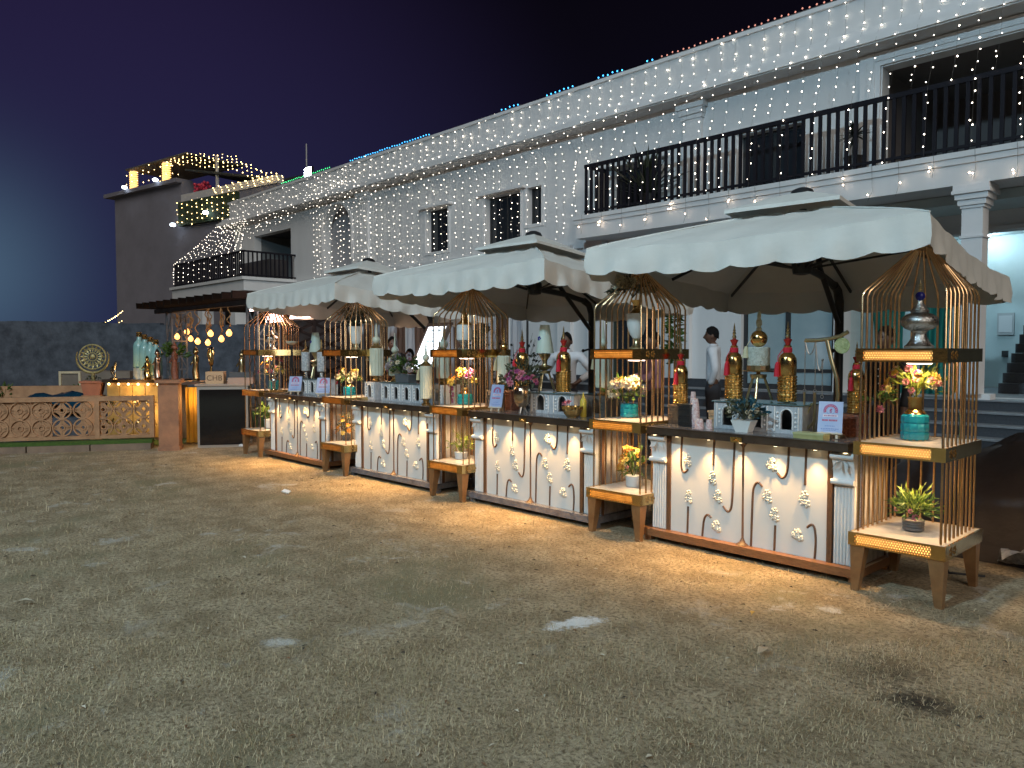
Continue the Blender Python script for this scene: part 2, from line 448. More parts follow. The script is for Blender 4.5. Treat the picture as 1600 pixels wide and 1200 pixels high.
# ================================================================== ground
LA = radians(72.6)
def lawn_material():
    m = bpy.data.materials.new('dry_lawn')
    m.use_nodes = True
    t = m.node_tree
    b = t.nodes['Principled BSDF']
    b.inputs['Roughness'].default_value = 0.95
    b.inputs['Specular IOR Level'].default_value = 0.15
    g = nd(t, 'ShaderNodeNewGeometry')
    def noise(sc, det=6, rough=0.65, dist=0.0):
        n = nd(t, 'ShaderNodeTexNoise')
        n.inputs['Scale'].default_value = sc
        n.inputs['Detail'].default_value = det
        n.inputs['Roughness'].default_value = rough
        n.inputs['Distortion'].default_value = dist
        t.links.new(g.outputs['Position'], n.inputs['Vector'])
        return n.outputs[0]
    def mr(s, a, c, lo=0.0, hi=1.0):
        n = nd(t, 'ShaderNodeMapRange', interpolation_type='SMOOTHSTEP')
        t.links.new(s, n.inputs[0])
        for i, v in enumerate((a, c, lo, hi)):
            n.inputs[i + 1].default_value = v
        return n.outputs[0]
    def mix(f, a, c):
        n = nd(t, 'ShaderNodeMix', data_type='RGBA')
        t.links.new(f, n.inputs[0])
        for i, v in ((6, a), (7, c)):
            if isinstance(v, tuple):
                n.inputs[i].default_value = (*v, 1)
            else:
                t.links.new(v, n.inputs[i])
        return n.outputs[2]
    def math_(op, a, c):
        n = nd(t, 'ShaderNodeMath', operation=op)
        for i, v in ((0, a), (1, c)):
            if isinstance(v, (int, float)):
                n.inputs[i].default_value = v
            else:
                t.links.new(v, n.inputs[i])
        return n.outputs[0]
    def spot(px, py, r0, r1, sx=1.0, sy=1.0, ang=0.0):
        off = nd(t, 'ShaderNodeVectorMath', operation='SUBTRACT')
        t.links.new(g.outputs['Position'], off.inputs[0])
        off.inputs[1].default_value = (px, py, 0)
        rot = nd(t, 'ShaderNodeMapping')
        rot.inputs['Rotation'].default_value = (0, 0, -ang)
        t.links.new(off.outputs[0], rot.inputs[0])
        mp = nd(t, 'ShaderNodeMapping')
        mp.inputs['Scale'].default_value = (sx, sy, 0)
        t.links.new(rot.outputs[0], mp.inputs[0])
        l = nd(t, 'ShaderNodeVectorMath', operation='LENGTH')
        t.links.new(mp.outputs[0], l.inputs[0])
        rag = math_('ADD', l.outputs['Value'], math_('MULTIPLY', math_('SUBTRACT', noise(9, 6, 0.75), 0.5), 0.55))
        return mr(rag, r0, r1, 1.0, 0.0)
    base = mix(mr(noise(3.2), 0.35, 0.66), (0.325, 0.25, 0.155), (0.55, 0.445, 0.30))
    base = mix(mr(noise(38, 4, 0.7), 0.42, 0.66), base, (0.19, 0.145, 0.09))
    base = mix(mr(noise(0.55, 4), 0.52, 0.70), base, (0.26, 0.23, 0.14))
    # bare powdery earth, scattered over the near lawn
    bare = math_('MULTIPLY', mr(noise(2.3, 7, 0.7, 0.4), 0.555, 0.66), mr(noise(0.5, 3), 0.42, 0.6))
    base = mix(bare, base, (0.52, 0.475, 0.41))
    # spilled lime and a burnt patch
    for px, py, r0, r1, sx, sy, an in ((-2.977, 3.34, 0.11, 0.22, 1.0, 2.2, LA), (-3.90, 1.93, 0.02, 0.20, 1.2, 2.4, .9), (-2.05, 4.66, 0.0, 0.12, 1.0, 1.6, .5)):
        base = mix(math_('MULTIPLY', spot(px, py, r0, r1, sx, sy, an), 0.92 if r0 > .08 else .5), base, (0.86, 0.87, 0.87))
    for px, py, r0, r1, a in ((-1.21, 3.70, 0.03, 0.24, 0.85), (-1.48, 3.95, 0.03, 0.36, 0.45)):
        base = mix(math_('MULTIPLY', spot(px, py, r0, r1), a), base, (0.020, 0.017, 0.017))
    t.links.new(base, b.inputs['Base Color'])
    bp = nd(t, 'ShaderNodeBump')
    bp.inputs['Strength'].default_value = 0.8
    bp.inputs['Distance'].default_value = 0.03
    t.links.new(noise(55, 6, 0.75), bp.inputs['Height'])
    t.links.new(bp.outputs[0], b.inputs['Normal'])
    return m
lawn_m = lawn_material()
gm = MB()
gm.add([(-260, -200, 0), (120, -200, 0), (120, 260, 0), (-260, 260, 0)], [(0, 1, 2, 3)])
struct(gm.build('lawn', lawn_m))

# dry grass blades: dense near the camera, thinner and broader further off
straw = M('straw_blade', (0.66, 0.54, 0.36), 0.8, var=(0.45, 0.35, 0.21), vs=2.2, spec=0.2)
olive_b = M('olive_blade', (0.30, 0.265, 0.145), 0.8, var=(0.38, 0.31, 0.18), vs=1.8, spec=0.2)
brown_b = M('brown_blade', (0.27, 0.20, 0.115), 0.85, var=(0.36, 0.27, 0.16), vs=2.5, spec=0.2)
def grass():
    rng = np.random.default_rng(11)
    fw = np.array([FW.x, FW.y]); fw /= np.hypot(*fw)
    rt = np.array([fw[1], -fw[0]])
    P = []
    for d0, d1, n, s in ((2.5, 4.2, 95000, 0.85), (4.2, 6.5, 52000, 1.0), (6.5, 10.5, 42000, 1.35), (10.5, 14.5, 16000, 1.8)):
        d = np.sqrt(rng.uniform(d0 ** 2, d1 ** 2, n))
        l = rng.uniform(-0.74, 0.76, n) * d
        p = d[:, None] * fw + l[:, None] * rt
        P.append(np.c_[p, np.full(n, s)])
    P = np.concatenate(P)
    # clumps: thin out by a cheap low-frequency pattern, and on lime and ash
    x, y = P[:, 0], P[:, 1]
    pat = np.sin(x * 3.1 + 1.7 * np.sin(y * 2.3)) * np.cos(y * 2.7 + 1.3 * np.sin(x * 1.9)) + 0.6 * np.sin(x * 7.3 - y * 6.1)
    keep = rng.uniform(-1.7, 1.1, len(P)) < pat + 0.35
    for px, py, r, pr in ((-2.985, 3.36, 0.20, .95), (-1.20, 3.70, 0.14, .7), (-3.9, 1.93, 0.13, .7)):
        near = (x - px) ** 2 + (y - py) ** 2 * (2.2 if pr > .8 else 1) < r * r
        keep &= ~(near & (rng.uniform(0, 1, len(P)) < pr))
    keep &= ~((y > 5.30) & (x > -13)) & ~((x < -13.0) & (y < 4.7)) & (x > -14.8)
    P = P[keep]
    n = len(P)
    a = rng.uniform(0, 2 * pi, n)
    s = P[:, 2]
    L = rng.gamma(3.0, 0.009, n).clip(0.010, 0.075) * s
    tilt = np.where(rng.uniform(0, 1, n) < .8, rng.uniform(0.95, 1.56, n), rng.uniform(.4, 1.2, n))
    w = rng.uniform(0.0006, 0.0017, n) * s
    di = np.c_[np.cos(a), np.sin(a)]
    sd = np.c_[-np.sin(a), np.cos(a)]
    base = np.c_[P[:, :2], np.full(n, -0.001)]
    hor, ver = L * np.sin(tilt), L * np.cos(tilt)
    mid = base + np.c_[di * (hor * 0.45)[:, None], ver * 0.62 + 0.004]
    curl = rng.uniform(-0.5, 0.5, n)
    di2 = np.c_[np.cos(a + curl), np.sin(a + curl)]
    tip = base + np.c_[di2 * hor[:, None], ver + 0.004]
    S3 = np.c_[sd * w[:, None], np.zeros(n)]
    V = np.stack([base - S3, base + S3, mid + S3 * .8, mid - S3 * .8, tip], 1).reshape(-1, 3)
    me = bpy.data.meshes.new('dry_grass')
    me.vertices.add(len(V))
    me.vertices.foreach_set('co', V.astype(np.float32).ravel())
    k = np.arange(n) * 5
    quads = np.stack([k, k + 1, k + 2, k + 3], 1)
    tris = np.stack([k + 3, k + 2, k + 4], 1)
    loops = np.concatenate([quads, tris], 1).ravel()
    me.loops.add(len(loops))
    me.loops.foreach_set('vertex_index', loops.astype(np.int32))
    st = np.stack([np.arange(n) * 7, np.arange(n) * 7 + 4], 1).ravel()
    me.polygons.add(2 * n)
    me.polygons.foreach_set('loop_start', st.astype(np.int32))
    mi = rng.choice([0, 1, 2], n, p=[.50, .30, .20])
    for m in (straw, olive_b, brown_b):
        me.materials.append(m)
    me.polygons.foreach_set('material_index', np.repeat(mi, 2).astype(np.int32))
    me.update(calc_edges=True)
    o = bpy.data.objects.new('dry_grass', me)
    COL.objects.link(o)
    o['kind'] = 'stuff'
    o['label'] = 'short dry straw coloured grass covering the lawn'
grass()

lt = MB()
rl = random.Random(21)
for k in range(420):
    d = 2.6 + 8.5 * rl.random() ** 1.3
    l_ = rl.uniform(-.72, .74) * d
    x = -.726 * d + .688 * l_; y = .688 * d + .726 * l_
    if y > 5.0 or x < -12:
        continue
    s_ = rl.uniform(.006, .016) * (1 + d * .09)
    a = rl.uniform(0, 6.28)
    lt.add([(x - s_ * cos(a), y - s_ * sin(a), .008), (x + s_ * .4 * sin(a), y - s_ * .4 * cos(a), .016), (x + s_ * cos(a), y + s_ * sin(a), .010), (x - s_ * .4 * sin(a), y + s_ * .4 * cos(a), .013)], [(0, 1, 2, 3)], rl.choice((0, 0, 0, 1, 2)))
o = lt.build('leaf_litter', [M('litter_dark', (.055, .040, .028), .9), M('litter_pale', (.50, .44, .34), .9), M('litter_brown', (.20, .10, .05), .9)], kind='stuff')
o['label'] = 'tiny dark and pale bits of dead leaf strewn over the lawn'

# unseen floodlight added behind the camera, standing in for one off the left edge
fm_ = thing('added_flood_mast', 'unseen floodlight mast added behind the camera to light lawn and canopies', 'floodlight', (-3.2, -6.5, 0))
MB().tube([(0, 0, 0), (0, 0, 9.6)], [.13, .07], 10).build('mast', M('galvanised', (.4, .41, .42), .5, .6), fm_)
MB().box(-.9, .9, -.04, .04, 9.6, 9.68).build('crossarm', MATS['galvanised'], fm_)
for k in range(3):
    q = MB()
    q.box(-.8 + .6 * k, -.4 + .6 * k, .0, .22, 9.35, 9.70)
    q.build('housing', blackm, fm_)
    MB().box(-.77 + .6 * k, -.43 + .6 * k, .221, .228, 9.38, 9.67).build('lens', cool_lamp, fm_)
FLOOD = lamp(fm_, 'SPOT', (0, .32, 9.5), 4300, (.52, .82, 1.0), .35, 150, .8, (-.25, 1, -.55), 'flood_beam')

# paving and steps in front of the hall
pm = MB()
pm.box(-29.0, 8.0, 9.4, 10.9, -0.05, 0.15)
struct(pm.build('pavement', pave))
st = thing('entrance_steps', 'dark granite steps with grey treads running along the hall front', 'steps')
for i, (y, z) in enumerate(((10.9, .30), (11.3, .45), (11.65, .60), (12.0, .75), (12.4, .90))):
    q = MB()
    q.box(-20.0, 8.0, y, y + (0.41 if i < 4 else 0.5), z - 0.15, z - 0.022)
    sp = q.build('riser', granite, st)
    q = MB()
    q.box(-20.0, 8.0, y - 0.02, y + (0.41 if i < 4 else 0.5), z - 0.021, z)
    q.build('tread', granite_l, sp)

# ================================================================== white hall
hall = thing('banquet_hall', 'long two storey white hall with parapet and black railed balcony', 'building')
WY = 12.9   # wall face
def wall_strip(x0, x1, z0, z1, ops, y0, y1, m):
    """solid wall between x0..x1, z0..z1 with rectangular openings (xa, xb, za, zb)"""
    b = MB()
    xs = sorted({x0, x1, *[v for o in ops for v in o[:2]]})
    for a, c in zip(xs, xs[1:]):
        zz = z0
        for o in sorted([o for o in ops if o[0] <= a + 1e-6 and o[1] >= c - 1e-6], key=lambda o: o[2]):
            if o[2] > zz:
                b.box(a, c, y0, y1, zz, o[2])
            zz = o[3]
        if z1 > zz:
            b.box(a, c, y0, y1, zz, z1)
    return b
ops = [(-22.55, -20.85, 4.05, 6.25), (-17.03, -16.08, 4.28, 5.42), (-14.60, -13.32, 4.12, 5.42), (-13.10, -12.62, 4.58, 5.44),
       (-27.6, -24.75, 4.05, 5.85), (-7.55, -6.30, 4.41, 5.55), (-10.45, -9.30, 4.41, 5.42), (-5.0, 3.0, 4.41, 6.13)]
wall_strip(-29.3, 3.0, 3.95, 6.60, ops, WY, WY + .28, plaster).build('upper_wall', plaster, hall)
gops = [(-10.55, -9.35, .9, 3.1), (-7.45, -5.72, .9, 3.0), (-16.2, -14.9, .9, 3.1), (-5.55, 3.0, 0.9, 3.95)]
wall_strip(-24.2, 3.0, 0.0, 3.95, gops, WY + .003, WY + .283, plaster).build('ground_wall', plaster, hall)
# arch: spandrels fill the square head of the opening
ar = MB()
cx, r, zs = -21.70, 0.85, 5.40
N = 14
for sgn in (-1, 1):
    pts = [(cx + sgn * r * cos(pi / 2 * k / N), zs + r * sin(pi / 2 * k / N)) for k in range(N + 1)] + [(cx + sgn * r, zs + r)]
    poly = pts if sgn > 0 else pts
    ar.extr(poly, lambda x, z: (x, WY, z), lambda x, z: (x, WY + .28, z))
ar.build('arch_spandrel', plaster, hall)
a2 = MB()
arc = [(cx - r - .12, 4.45)] + [(cx - (r + .12) * cos(pi * k / 20), zs + (r + .12) * sin(pi * k / 20)) for k in range(21)] + [(cx + r + .12, 4.45)]
inn = [(cx + r + .004, 4.45)] + [(cx + (r + .004) * cos(pi * k / 20), zs + (r + .004) * sin(pi * k / 20)) for k in range(21)] + [(cx - r - .004, 4.45)]
for i in range(len(arc) - 1):
    q = [arc[i], arc[i + 1], inn[-2 - i], inn[-1 - i]]
    a2.extr(q, lambda x, z: (x, WY - .03, z), lambda x, z: (x, WY - .002, z))
a2.build('arch_moulding', plaster2, hall)
n1 = MB()
n1.box(-22.7, -20.7, 13.75, 13.85, 3.9, 6.5)
n1.box(-22.70, -22.56, 13.19, 13.75, 3.9, 6.5)
n1.box(-20.84, -20.70, 13.19, 13.75, 3.9, 6.5)
n1.build('arch_niche', niche_m, hall)
# dark rooms behind the openings
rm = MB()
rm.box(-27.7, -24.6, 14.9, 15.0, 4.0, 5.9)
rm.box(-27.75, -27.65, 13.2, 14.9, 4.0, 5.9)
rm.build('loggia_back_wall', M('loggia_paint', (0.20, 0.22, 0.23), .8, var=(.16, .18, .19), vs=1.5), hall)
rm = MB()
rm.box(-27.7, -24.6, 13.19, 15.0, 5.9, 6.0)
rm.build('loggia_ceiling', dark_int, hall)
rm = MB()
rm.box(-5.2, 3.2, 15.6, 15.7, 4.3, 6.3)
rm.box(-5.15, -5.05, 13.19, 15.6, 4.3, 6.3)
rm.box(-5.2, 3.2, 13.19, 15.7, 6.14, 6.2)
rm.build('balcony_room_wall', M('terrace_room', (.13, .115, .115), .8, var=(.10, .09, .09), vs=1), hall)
pl = MB()
for x in (-3.42, -3.12, -2.62):
    pl.box(x, x + 0.2, 15.55, 15.6, 4.45, 4.95 if x > -3 else 5.3)
pl.build('pale_door_panel', M('pale_panel', (.45, .48, .48), .6), hall)
# windows with hoods, frames, mullions and dark panes
def window(x0, x1, z0, z1, mull, hood=True, sill=True):
    f = MB()
    y = WY + .17
    for a, b_, c, d in ((x0, x0 + .05, z0, z1), (x1 - .05, x1, z0, z1), (x0 + .05, x1 - .05, z0, z0 + .05), (x0 + .05, x1 - .05, z1 - .05, z1)):
        f.box(a, b_, y, y + .06, c, d)
    for k in range(1, mull):
        xm = x0 + (x1 - x0) * k / mull
        f.box(xm - .022, xm + .022, y + .005, y + .055, z0 + .05, z1 - .05)
    w = f.build('window', frame_dark, hall)
    for k in range(mull):
        a = x0 + .05 + (x1 - x0 - .1) * k / mull
        b_ = x0 + .05 + (x1 - x0 - .1) * (k + 1) / mull
        MB().box(a + .005, b_ - .005, y + .02, y + .035, z0 + .052, z1 - .052).build('pane', glass_dark, w)
    if hood:
        MB().box(x0 - .22, x1 + .22, WY - .16, WY - .001, z1 + .03, z1 + .09).build('window_hood', plaster2, hall)
    if sill:
        s_ = MB()
        for a, b_, c, d in ((x0 - .09, x0 - .012, z0 - .08, z1 + .028), (x1 + .012, x1 + .09, z0 - .08, z1 + .028), (x0 - .012, x1 + .012, z0 - .08, z0 - .004)):
            s_.box(a, b_, WY - .022, WY - .001, c, d)
        s_.build('window_surround', plaster2, hall)
window(-17.03, -16.08, 4.28, 5.42, 1)
window(-14.60, -13.32, 4.12, 5.42, 2)
window(-13.10, -12.62, 4.58, 5.44, 1, hood=False)
window(-7.55, -6.30, 4.41, 5.55, 2, hood=False, sill=False)
window(-10.45, -9.30, 4.41, 5.42, 2, sill=False)
# door surround moulding of the balcony opening and the door
sm = MB()
sm.box(-5.34, -5.02, WY - .045, WY - .001, 4.42, 6.36)
sm.box(-5.02, 3.0, WY - .045, WY - .001, 6.15, 6.36)
sm.box(-5.22, -5.10, WY - .065, WY - .046, 4.42, 6.30)
sm.box(-5.10, 3.0, WY - .065, WY - .046, 6.22, 6.30)
sm.build('opening_surround', plaster2, hall)
sm = MB()
sm.box(-7.72, -7.57, WY - .03, WY - .001, 4.42, 5.70)
sm.box(-6.28, -6.13, WY - .03, WY - .001, 4.42, 5.70)
sm.box(-7.57, -6.28, WY - .03, WY - .001, 5.57, 5.70)
sm.build('door_surround', plaster2, hall)
# cornice, soffit and parapet
c_ = MB()
c_.box(-29.9, 3.0, 12.42, WY + .28, 6.40, 6.52)
c_.box(-29.8, 3.0, 12.50, WY + .28, 6.52, 6.58)
c_.box(-29.7, 3.0, 12.56, WY + .28, 6.60, 6.68)
c_.box(-29.66, 3.0, 12.60, WY + .28, 6.58, 6.60)
c_.build('cornice', plaster2, hall)
MB().box(-29.86, 3.0, 12.46, WY - .002, 6.375, 6.398).build('soffit', soffit_m, hall)
p_ = MB()
p_.box(-29.1, 3.0, 12.62, WY + .2, 6.68, 7.20)
p_.build('parapet', plaster, hall)
p_ = MB()
p_.box(-29.15, 3.0, 12.57, WY + .25, 7.20, 7.27)
p_.build('coping', plaster2, hall)
# pilasters with capitals
for px in (-8.72, -20.25):
    q = MB()
    q.box(px, px + .42, WY - .07, WY - .001, 4.42 if px > -10 else 4.0, 6.05)
    pi_ = q.build('pilaster', plaster2, hall)
    q = MB()
    q.box(px - .03, px + .45, WY - .10, WY - .001, 6.05, 6.13)
    q.box(px - .06, px + .48, WY - .14, WY - .001, 6.13, 6.24)
    q.box(px - .10, px + .52, WY - .18, WY - .001, 6.24, 6.374)
    q.build('capital', plaster2, pi_)
# balcony slab and railing
s_ = MB()
s_.box(-10.92, 3.0, 12.20, WY - .002, 3.95, 4.33)
s_.box(-10.97, 3.0, 12.14, WY - .002, 4.33, 4.41)
s_.box(-10.95, 3.0, 12.17, WY - .002, 4.24, 4.327)
s_.build('balcony_slab', plaster, hall)
rail = MB()
rail.box(-10.70, 3.0, 12.20, 12.26, 5.38, 5.45)
rail.box(-10.70, 3.0, 12.205, 12.255, 4.47, 4.51)
rail.box(-10.70, -10.63, 12.26, 12.89, 5.385, 5.445)
rail.box(-10.70, -10.64, 12.26, 12.89, 4.475, 4.505)
railing = rail.build('railing', rail_m, hall)
bal = MB().box(-.026, .026, -.02, .02, 4.41, 5.38).build('baluster', rail_m, railing)
bal.location = (-10.665, 12.23, 0)
spots_ = [(-10.665 + .142 * k, 12.23) for k in range(1, 96)] + [(-10.665, 12.23 + .16 * k) for k in range(1, 5)]
for x, y in spots_:
    b = bal.copy()
    COL.objects.link(b)
    b.location = (x, y, 0)
# ground floor windows and doors
def glazed_door(x0, x1, z0, z1, n, gm_, fm, transom=None):
    f = MB()
    y = WY + .10
    for a, b_, c, d in ((x0, x0 + .07, z0, z1), (x1 - .07, x1, z0, z1), (x0 + .07, x1 - .07, z1 - .07, z1), (x0 + .07, x1 - .07, z0, z0 + .10)):
        f.box(a, b_, y, y + .08, c, d)
    for k in range(1, n):
        xm = x0 + (x1 - x0) * k / n
        f.box(xm - .045, xm + .045, y + .003, y + .077, z0 + .10, z1 - .07)
    if transom:
        f.box(x0 + .07, x1 - .07, y + .006, y + .074, transom - .03, transom + .03)
    w = f.build('glazed_door', fm, hall)
    for k in range(n):
        a = x0 + .07 + (x1 - x0 - .14) * k / n
        b_ = x0 + .07 + (x1 - x0 - .14) * (k + 1) / n
        MB().box(a + .004, b_ - .004, y + .03, y + .045, z0 + .102, z1 - .072).build('pane', gm_, w)
glazed_door(-7.45, -5.72, .9, 3.0, 2, frost, frame_dark, 1.25)
glazed_door(-10.55, -9.35, .9, 3.1, 2, glass_dark, M('dark_green_frame', (.018, .03, .024), .5))
glazed_door(-16.2, -14.9, .9, 3.1, 2, glass_dark, frame_dark)
sk = MB()
for a, b_ in ((-20.0, -16.25), (-14.85, -10.6), (-9.3, -7.5)):
    sk.box(a, b_, WY - .03, WY, .90, 1.06)
sk.build('skirting', granite, hall)
for px in (-14.1, -12.0, -11.1, -8.9, -18.0):
    q = MB()
    q.box(px, px + .4, WY - .12, WY, 1.062, 3.7)
    pi_ = q.build('pilaster', plaster2, hall)
    q = MB()
    q.box(px - .06, px + .46, WY - .2, WY, 3.7, 3.945)
    q.build('capital', plaster2, pi_)
# string course left of the balcony
MB().box(-24.2, -10.98, WY - .09, WY - .001, 3.86, 4.02).build('string_course', plaster2, hall)
# open entrance lobby on the right
lob = MB()
lob.box(-5.6, -3.72, 17.0, 17.1, .9, 3.9)
lob.box(-3.72, 4.0, 18.6, 18.7, .9, 3.9)
lob.box(-3.80, -3.72, 17.1, 18.7, .9, 3.9)
lob.box(-5.75, -5.6, 13.19, 17.0, .9, 3.9)
lob.build('lobby_wall', teal_lit_m, hall)
MB().box(-5.6, 4.0, 12.9, 18.7, 3.80, 3.94).build('lobby_ceiling', teal_lit_m, hall)
MB().box(-5.6, 4.0, 12.9, 17.0, .70, .896).build('lobby_floor', granite_l, hall)
bm_ = MB()
bm_.box(-5.6, 4.0, 13.9, 14.1, 3.55, 3.80)
bm_.box(-5.6, 4.0, 13.86, 14.14, 3.48, 3.55)
bm_.build('lobby_beam', plaster2, hall)
stair = MB()
stn = None
for k in range(10):
    q = MB()
    y0 = 15.2 + .0
    q.box(-3.70, 4.0, 14.6 + .24 * k, 17.0, .90 + .165 * k, .90 + .165 * (k + 1) - .003)
    if stn is None:
        stn = q.build('staircase', granite, hall)
    else:
        q.build('stair_step', granite, stn)
# column
q = MB()
q.box(-3.625, -3.355, 12.275, 12.545, .98, 3.62)
clm = q.build('column', plaster2, hall)
q = MB()
for d, a, b_ in ((.018, 3.2, 3.235), (.02, 3.62, 3.66), (.045, 3.66, 3.74), (.075, 3.74, 3.82), (.11, 3.82, 3.87), (.095, 3.87, 3.948)):
    q.box(-3.625 - d, -3.355 + d, 12.275 - d, 12.545 + d, a, b_)
q.build('capital', plaster2, clm)
MB().box(-3.74, -3.24, 12.41, 12.66, .901, .98).build('plinth', plaster2, clm)
# lobby fittings
CL = (('cool downlight in the lobby ceiling just left of the white column', -4.22, 14.04), ('cool downlight in the lobby ceiling just right of the white column', -4.45, 16.6),
      ('cool downlight in the lobby ceiling above the foot of the stairs', -3.9, 15.5), ('cool downlight in the lobby ceiling at the right edge of the photo', -3.55, 16.3))
for lab, x, y in CL:
    t = thing('ceiling_light', lab, 'ceiling light', (x, y, 3.80), 0, 'ceiling lights of the open lobby')
    MB().lathe([(.075, -.001), (.085, -.012), (.06, -.02)], 14).build('ring', white_c, t)
    MB().lathe([(.055, -.021), (.05, -.035), (.02, -.04)], 12).build('lens', cool_lamp, t)
    lamp(t, 'POINT', (0, 0, -.12), 12, (.62, .88, 1.0), .05)
tc_ = MB()
for k in range(24):
    pass
t = thing('doorway_drape', 'teal drapes with an amber edge hung across the lobby doorway', 'drapes', (-4.65, 13.5, .9))
def drape(x0, x1, z0, z1, y, m, name, par, waves=9, amp=.05, gather=0.0):
    b = MB()
    nx, nz = waves * 6, 10
    for j in range(nz + 1):
        f = j / nz
        for i in range(nx + 1):
            u = i / nx
            x = x0 + (x1 - x0) * u
            pull = gather * sin(pi * f)
            x = x + pull * (x0 + x1 - 2 * x) * .5 * (1 if i else 1)
            yy = y + amp * sin(u * waves * 2 * pi) * (.5 + .5 * (1 - f)) + .02 * sin(u * 7 + f * 5)
            b.v.append((x, yy, z0 + (z1 - z0) * f))
    for j in range(nz):
        for i in range(nx):
            a = j * (nx + 1) + i
            b.f.append((a, a + 1, a + nx + 2, a + nx + 1))
            b.mi.append(0)
    return b.build(name, m, par, smooth=60)
drape(-.75, -.05, 0, 1.75, 0, teal_cl, 'drape', t, 6, .06, .35)
drape(.05, .58, 0, 1.75, 0, teal_cl, 'drape', t, 5, .06, .25)
drape(.58, .82, 0, 1.72, .04, amber_cl, 'drape_edge', t, 3, .03)
sw = MB()
for k in range(90):
    u = random.random()
    sw.leaf((-.8 + 1.65 * u, -.06 + random.uniform(-.05, .05), 1.72 + .08 * sin(u * 9) + random.uniform(-.06, .06)),
            (random.uniform(-1, 1), random.uniform(-1, .2), random.uniform(-1, .6)), .09, .05)
sw.build('garland', dark_leaf, t)
sbx = thing('switch_board', 'small grey switch board on the lobby wall by the stairs', 'switch board', (-4.2, 16.985, 1.9))
MB().box(-.14, .14, -.05, 0, 0, .42).build('case', metal_grey, sbx)
MB().box(-.11, .11, -.06, -.051, .05, .37).build('cover', plaster2, sbx)
MB().box(-.05, .05, -.05, 0, -.42, -.30).build('socket', blackm, sbx)
# pipe stub and ceiling hook under the balcony
t = tag(MB().tube([(-6.2, 12.2, 4.13), (-6.0, 11.75, 4.06)], .018, 8).build('drain_spout', metal_grey), 'thin grey drain spout sticking out of the balcony edge', 'spout')

# ------------------------------------------------------------------ left bay with its own balcony
q = MB()
q.box(-30.7, -24.35, 11.0, WY - .003, 3.58, 3.93)
q.box(-30.78, -24.27, 10.92, WY - .003, 3.93, 4.03)
q.build('bay_slab', plaster, hall)
r2 = MB()
r2.box(-30.6, -24.4, 11.02, 11.08, 4.84, 4.90)
r2.box(-24.46, -24.40, 11.08, WY - .01, 4.842, 4.898)
r2.box(-30.6, -24.4, 11.025, 11.075, 4.08, 4.12)
r2.box(-24.455, -24.405, 11.075, WY - .01, 4.08, 4.12)
rr = r2.build('bay_railing', rail_m, hall)
b0 = MB().box(-.02, .02, -.02, .02, 4.03, 4.84).build('baluster', rail_m, rr)
b0.location = (-24.43, 11.05, 0)
for x, y in [(-24.43 - .155 * k, 11.05) for k in range(1, 40)] + [(-24.43, 11.05 + .155 * k) for k in range(1, 12)]:
    b = b0.copy()
    COL.objects.link(b)
    b.location = (x, y, 0)
MB().box(-27.4, -25.0, 12.2, 12.9, 4.04, 4.75).build('bay_counter', dark_int, hall)
for x in (-28.6, -25.8):
    MB().box(x, x + .42, 11.15, 11.57, 0, 3.577).build('bay_column', plaster2, hall)
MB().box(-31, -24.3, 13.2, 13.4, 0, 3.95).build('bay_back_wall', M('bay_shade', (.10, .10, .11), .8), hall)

# ------------------------------------------------------------------ tower block at the far end
tw = thing('tower_block', 'plain grey brown tower block behind the left end of the hall', 'building')
P1, P2 = Vector((-45.3, 13.3, 0)), Vector((-38.9, 14.5, 0))
ux = (P2 - P1).normalized()
uy = Vector((-ux.y, ux.x, 0))
def tp(u, v, z):
    p = P1 + ux * u + uy * v
    return (p.x, p.y, z)
def tbox(b, u0, u1, v0, v1, z0, z1, m=0):
    b.hexa([tp(u0, v0, z0), tp(u1, v0, z0), tp(u1, v1, z0), tp(u0, v1, z0)], [tp(u0, v0, z1), tp(u1, v0, z1), tp(u1, v1, z1), tp(u0, v1, z1)], m)
b = MB(); tbox(b, 0, 6.5, 0, 9, 0, 9.85); tbox(b, 6.5, 14, 0.002, 9, 0, 8.9); b.build('wall', tower_m, tw)
b = MB(); tbox(b, -.6, 6.5, -.3, 0.6, 9.852, 10.05); b.build('roof_ledge', tower_m, tw)
b = MB(); tbox(b, 6.5, 14.0, -.05, .3, 8.902, 9.25); b.build('terrace_wall', soffit_m, tw)
b = MB(); tbox(b, 6.5, 11.2, -.22, -.01, 7.7, 8.85); b.build('green_screen', hedge_m, tw)
b = MB(); tbox(b, 6.502, 14, 2.5, 8, 8.902, 9.9); b.build('roof_room', tower_d, tw)
b = MB(); tbox(b, 9.2, 9.3, .1, .2, 9.251, 10.8); b.build('terrace_post', soffit_m, tw)
b = MB()
b.hexa([tp(0.8, 0.2, 11.25), tp(6.6, 0.2, 11.3), tp(6.6, 3.5, 11.3), tp(0.8, 3.5, 11.25)], [tp(0.8, 0.2, 11.33), tp(6.6, 0.2, 11.38), tp(6.6, 3.5, 11.38), tp(0.8, 3.5, 11.33)])
b.build('terrace_canopy', M('canopy_fabric', (.10, .095, .09), .8), tw)
b = MB()
b.hexa([tp(6.8, 0.0, 10.4), tp(13.0, 0.0, 9.2), tp(13.0, 3.0, 9.2), tp(6.8, 3.0, 10.4)], [tp(6.8, 0.0, 10.5), tp(13.0, 0.0, 9.3), tp(13.0, 3.0, 9.3), tp(6.8, 3.0, 10.5)])
b.build('terrace_roof', tower_d, tw)
